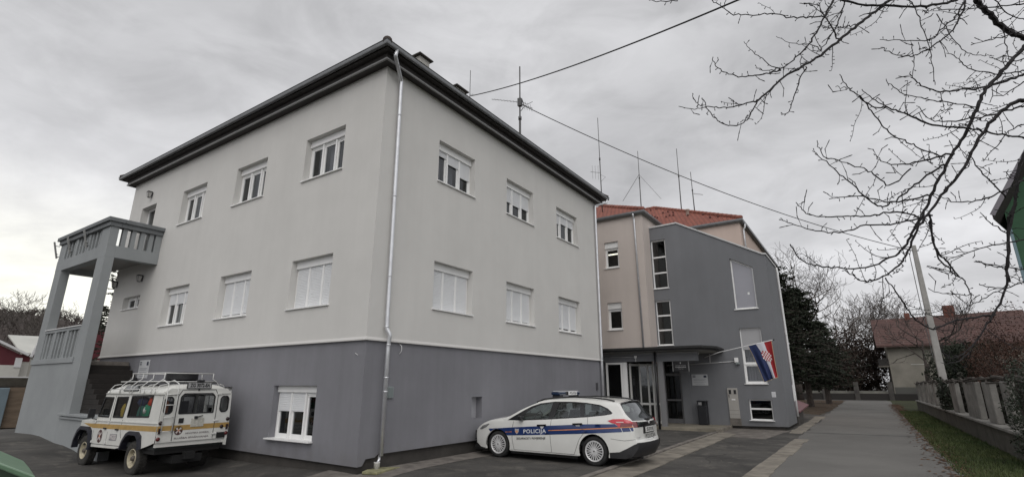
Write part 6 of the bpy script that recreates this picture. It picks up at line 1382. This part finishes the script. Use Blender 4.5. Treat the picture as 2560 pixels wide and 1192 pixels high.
crotch = Vector((-2.2,-12.2,4.2))-O
mb = MB(); mb.tube([(0,0,-.1),(.05,.2,1.2),(.15,.45,2.6),crotch], [.24,.18,.16,.15], 12); mb.build('trunk', bark, ch, smooth=True)
cherry = mat('cherry_bark', (.013,.011,.012), .85, noise=.3, scale=14)
for k, (L_, f) in enumerate(((BR, Zx), (BW, Wx))):
    for px, d0, d1, r0, r1 in L_:
        mb = MB(); s0 = bough(mb, px, d0, d1, r0, r1, f)
        if r0 >= 12 and (px[0][0] >= 1600 or px[0][1] <= 5): mb.tube([crotch, crotch*.5+s0*.5+Vector((0,0,.35)), s0], [.06,.04,r0/1000], 6)
        mb.build('bough', cherry, ch, fix=False)

# ------------------------------------------------------------------ houses at the end of the lane and at the right
ho = empty('red_roofed_house', 'two storey cream house with a long brown tiled roof beyond the fence', 'house', loc=(0,0,0))
hc = mat('house_wall', (.17,.16,.135), .9, col2=(.26,.245,.21), scale=.35)
def brown_tiles():
    mt = redtile.copy(); mt.name = 'brown_roof_tiles'; b = mt.node_tree.nodes['Brick Texture']
    b.inputs['Color1'].default_value = (.085,.040,.034,1); b.inputs['Color2'].default_value = (.060,.030,.027,1); b.inputs['Mortar'].default_value = (.13,.09,.08,1); b.inputs['Brick Width'].default_value = 2.6; b.inputs['Row Height'].default_value = .42; b.inputs['Mortar Size'].default_value = .05; return mt
el = onp(2190,864,0,79.3); rl = onp(2176,800,0,84.5); rr_ = onp(2525,775,0,84.5); er = Vector((79.3, rr_.y-1.2, el.z)); rl.y = el.y
mb = MB(); bk = 2*84.5-79.3; mb.quad(tuple(el), tuple(er), (84.5,er.y,rr_.z), (84.5,rl.y,rl.z)); mb.quad((84.5,rl.y,rl.z),(84.5,er.y,rr_.z),(bk,er.y,er.z),(bk,el.y,el.z)); mb.v = mb.v+[(a,b,c-.22) for a,b,c in mb.v]
mb.f += [(7+4-3+0,9,10,11) if False else (8,9,10,11), (12,13,14,15), (0,1,9,8), (1,2,10,9), (0,3,11,8)]
o = mb.build('roof', brown_tiles(), ho); uvroof(o)
MB().box(84.0,85.0,-20.4,-19.2,10.2,12.3).build('chimney', mat('brick', (.14,.055,.04), .9, noise=.2, scale=3), o); MB().box(84.1,84.8,-15.4,-14.8,10,11.6).build('chimney', mat('brick', (.14,.055,.04), .9), o)
mb = MB(); mb.box(80.2,88.8,er.y+.8,-11.85,-.5,el.z-.1); wl = mb.build('wall', hc, ho); mb = MB(); mb.add([(81,-11.84,el.z-.1),(88.8,-11.84,el.z-.1),(84.5,-11.84,rl.z-.3)], [(0,1,2)]); mb.build('gable', hc, wl, fix=False)
MB().box(80.4,84,-11.85,-10.7,4.3,5.2).build('balcony', mat('timber_dark', (.03,.028,.026), .8), ho); MB().box(80.3,84.1,-11.85,-10.6,4.1,4.28).build('balcony_slab', mat('slab_dull', (.14,.13,.11), .9), ho)
window(ho, 'X', 80.2, -15.6,-14.2,4.4,5.8, 2, (), box=0, depth=.12); window(ho, 'X', 80.2, -21.6,-20.2,4.4,5.8, 2, (), box=0, depth=.12)
gh = empty('green_house', 'green rendered house with a dark overhanging gable at the right edge', 'house', loc=(0,0,0)); gx = 30.0
gr = mat('green_render', (.035,.095,.05), .85, noise=.06, scale=1.5)
p1 = onp(2480,537,0,gx-1.3); p2 = onp(2562,382,0,gx-1.3); dvy = (p2.z-p1.z)/(p2.y-p1.y); apy = p1.y-6; apz = p1.z+dvy*(apy-p1.y); c0 = onp(2519,560,0,gx)
ex = (c0-CP); ex.z = 0; ex.normalize(); ex = ex*9+Vector((.6,-1.2,0)); ey2 = 2*apy-c0.y; zw = p1.z+dvy*(c0.y-p1.y)-.25
mb = MB(); mb.quad((gx,c0.y,0),(gx,c0.y,zw),(gx,apy,apz-.25),(gx,ey2,zw),(gx,ey2,0)); mb.quad((gx,c0.y,0),(gx+ex.x,c0.y+ex.y,0),(gx+ex.x,c0.y+ex.y,zw),(gx,c0.y,zw)); mb.quad((gx,ey2,0),(gx+ex.x,ey2+ex.y,0),(gx+ex.x,ey2+ex.y,zw),(gx,ey2,zw)); mb.build('wall', gr, gh, fix=False)
for sgn in (1,-1):
    ye = apy+sgn*(p1.y-apy); F_ = lambda x, y, z: (gx-1.3, y, z) if x == 0 else (gx-1.3+ex.x*1.1, y+ex.y*1.1, z)
    mb = MB(); mb.add([F_(0,ye,p1.z),F_(1,ye,p1.z),F_(1,apy,apz),F_(0,apy,apz),F_(0,ye,p1.z-.25),F_(1,ye,p1.z-.25),F_(1,apy,apz-.25),F_(0,apy,apz-.25)], [(0,1,2,3),(4,5,6,7),(0,4,5,1),(0,3,7,4),(1,2,6,5)]); mb.build('roof', mat('dark_eaves', (.04,.033,.033), .8), gh)
mb = MB(); mb.bar((gx-1.33,p1.y,p1.z-.02),(gx-1.33,apy,apz-.02),.06,.22); mb.build('verge_board', mat('verge_grey', (.16,.15,.17), .6), gh)
MB().box(gx-.08,gx+.02,c0.y-.10,c0.y+.02,0,p1.z-.4).build('corner_strip', mat('corner_blue', (.16,.24,.27), .7), gh)

# ------------------------------------------------------------------ left background
gw_ = empty('yard_wall', 'grey concrete yard wall with a dark coping left of the porch', 'wall', loc=(0,0,0))
mb = MB(); mb.box(-9,3.5,25,25.3,-.6,1.66); mb.build('wall', concr2, gw_); MB().box(-9,3.5,24.9,25.4,1.66,2.06).build('coping', mat('dark_coping', (.05,.045,.035), .9, noise=.3, scale=3), gw_); MB().box(-9,3.5,24.95,25.35,2.062,2.12).build('coping_edge', mat('pale_coping', (.62,.62,.62), .5), gw_)
mb = MB(); mb.box(-.05,1.3,24.72,24.9,-.2,1.62); o = mb.build('timber_panel', mat('tan_boards', (.16,.12,.085), .85, noise=.2, scale=2, stretch=(1,1,6))); tag(o, 'tan board panel leaning on the yard wall beside the porch', 'panel')
mb = MB(); mb.box(-2.2,-.08,24.5,24.9,-.35,1.6); o = mb.build('blue_sheet', mat('blue_grey_sheet', (.17,.22,.25), .6, noise=.1, scale=1), bevel=.03); tag(o, 'pale blue grey sheet against the yard wall at the left edge', 'sheet')
sh = empty('maroon_shed', 'white and maroon farm shed with a pale metal roof behind the yard wall', 'shed', loc=(0,0,0))
ww = mat('shed_white', (.52,.51,.47), .85, noise=.1, scale=.6); mr = mat('shed_maroon', (.10,.015,.022), .7, noise=.1, scale=1); pr = mat('shed_roof', (.50,.50,.46), .5, noise=.1, scale=.5)
MB().box(4.74,11,45,53,-.6,3.45).build('wall', ww, sh); MB().box(4.74,11,44.97,53,3.45,4.0).build('upper_wall', mr, sh)
mb = MB(); mb.add([(4.6,44.7,4.0),(11,44.7,4.15),(11,49.5,5.7),(4.6,49.5,5.6),(4.6,44.7,4.1),(11,44.7,4.25),(11,49.5,5.8),(4.6,49.5,5.7)], [(0,1,2,3),(4,5,6,7),(0,1,5,4),(0,3,7,4)]); mb.build('roof', pr, sh)
mb = MB(); mb.add([(-4,44.4,-.6),(4.7,44.4,-.6),(4.7,44.4,3.15),(-4,44.4,3.15)], [(0,1,2,3)]); mb.build('gable_base', ww, sh); mb = MB(); mb.add([(-4,44.4,3.15),(4.7,44.4,3.15),(4.7,44.4,3.85),(.6,44.4,5.9),(-4,44.4,3.9)], [(0,1,2,3,4)]); mb.build('gable', mr, sh)
mb = MB(); mb.bar((.6,44.2,6.1),(4.95,44.2,3.92),.3,.16); mb.bar((.6,44.2,6.1),(-4.2,44.2,3.92),.3,.16); mb.build('verge_board', mat('pale_coping', (.62,.62,.62), .5), sh); MB().box(4.3,4.7,44.35,44.42,3.0,3.7).build('shed_window', mat('pale_coping', (.62,.62,.62), .5), sh)
s2 = empty('maroon_gable', 'small maroon gabled outbuilding with white verge touching the porch outline', 'shed', loc=(0,0,0)); a = onp(76,892,1,38); b = onp(116,820,1,38)
mb = MB(); mb.add([(a.x,38,a.z),(b.x,38,b.z),(b.x+4,38,b.z),(b.x+4,38,-.5),(a.x+.1,38,-.5)], [(0,1,2,3,4)]); mb.build('wall', mat('shed_pale', (.30,.29,.26), .9), s2, fix=False)
mb = MB(); mb.add([(a.x+.05,37.98,a.z-.02),(b.x,37.98,b.z),(b.x+4,37.98,b.z),(b.x+4,37.98,a.z-.05)], [(0,1,2,3)]); mb.build('gable', mr, s2, fix=False); MB().bar((a.x,37.9,a.z),(b.x,37.9,b.z),.16,.13).build('verge_board', mat('pale_coping', (.62,.62,.62), .5), s2)
# wooded hill
def hh(x, y):
    t = min(1, max(0, (y-95)/60)); t = t*t*(3-2*t); e = min(1, max(0, (130-x)/60)); return -1+t*e*(17.0+1.2*math.sin(x*.07)+.8*math.sin(x*.19+2)+.02*(y-150))
mb = MB(); xs = [-260+9*i for i in range(48)]; ys = [90+8*i for i in range(26)]; nx = len(xs)
mb.add([(x, y, hh(x,y)) for y in ys for x in xs], [(j*nx+i, j*nx+i+1, (j+1)*nx+i+1, (j+1)*nx+i) for j in range(len(ys)-1) for i in range(nx-1)])
tag(mb.build('hill', mat('hill_brown', (.036,.028,.025), .95, col2=(.058,.045,.040), scale=.5), smooth=True), 'brown winter hillside in the distance on the left', kind='structure')
mb = MB(); rh = random.Random(9)
for i in range(2600):
    x = rh.uniform(-40, 75); y = 100+70*rh.random()**.6; z = hh(x, y); H = rh.uniform(.9, 2.2)*(1.3 if y < 120 else 1)*(1+.35*math.sin(x*.31)*math.sin(x*.11+1)); p = Vector((x,y,z-.3))
    mb.tube([p, p+Vector((rh.gauss(0,.2),0,H*.7))], [.10,.04], 3, cap=False)
    for k in range(9):
        b = p+Vector((0,0,H*rh.uniform(.3,.7))); a = rh.uniform(0,6.28); e = b+Vector((math.cos(a)*H*.26,math.sin(a)*H*.26,H*rh.uniform(.12,.36))); mb.tube([b,e],[.05,.018],3,cap=False)
        for q in range(2): a2 = a+rh.gauss(0,.8); mb.tube([b*.5+e*.5, e+Vector((math.cos(a2)*H*.13,math.sin(a2)*H*.13,H*.10))],[.03,.012],3,cap=False)
tag(mb.build('woodland', mat('wood_brown', (.060,.048,.043), .95), fix=False), 'brown leafless wood covering the hill', kind='stuff')
bare_tree(18, 72, 712, 'bare tree on the skyline at the left edge', 31, 6, .20, 4, m=barkg, name='bare_tree', group='bare trees at the left', kids=(2,3))
conifer(268, 34, 560, 1.9, 'spruce seen between the porch column and the cream wall', 32, 5200, .20, name='spruce', group='spruces behind the porch')
conifer(214, 42, 752, 1.8, 'small pointed spruce seen through the porch opening', 33, 3600, .18, name='spruce', group='spruces behind the porch')
for i, (u, d, lab) in enumerate(((160,60,'dark bush seen through the left part of the porch opening'),(236,48,'dark bush at the foot of the spruces'))):
    x, y = spot(u, d); bush('dark_bush', lab, (x,y,2.4), (3.5,2.5,2.8), brnm, 60+i, 3000, .2, 'bushes behind the porch', z0=-.5)

# green waste container at the lower left corner
gc = empty('waste_container', 'green waste container with a pale green sloping lid at the lower left corner', 'container', loc=(0,0,0))
nz_ = -5.84; q = [onp(0,1125,0,-5.0), onp(60,1151,0,-5.05), onp(74,1167,0,-5.3), onp(89,1189,0,nz_), onp(0,1156,0,nz_)]
mb = MB(); far = q[0]+(q[0]-q[1])*.6; near = Vector((nz_, far.y+.2, .92)); top = [near, q[4], q[3], q[2], q[1], q[0], far]; n = len(top)
mb.add([tuple(v) for v in top]+[(v.x,v.y,v.z-.06) for v in top], [tuple(range(n)), tuple(range(2*n-1,n-1,-1))]+[(i,(i+1)%n,n+(i+1)%n,n+i) for i in range(n)]); mb.build('lid', mat('lid_green', (.12,.22,.13), .4, noise=.1, scale=3), gc, bevel=.015)
mb = MB(); bt = [(v.x+(.06 if v.x < -5.6 else -.05), v.y) for v in top]; zt_ = [v.z-.06 for v in top]
mb.add([(x,y,z) for (x,y),z in zip(bt,zt_)]+[(x*.98-.1,y,gz(x,y)) for x,y in bt], [(i,(i+1)%n,n+(i+1)%n,n+i) for i in range(n)]+[tuple(range(n))]); mb.build('body', mat('container_green', (.010,.035,.014), .5), gc)
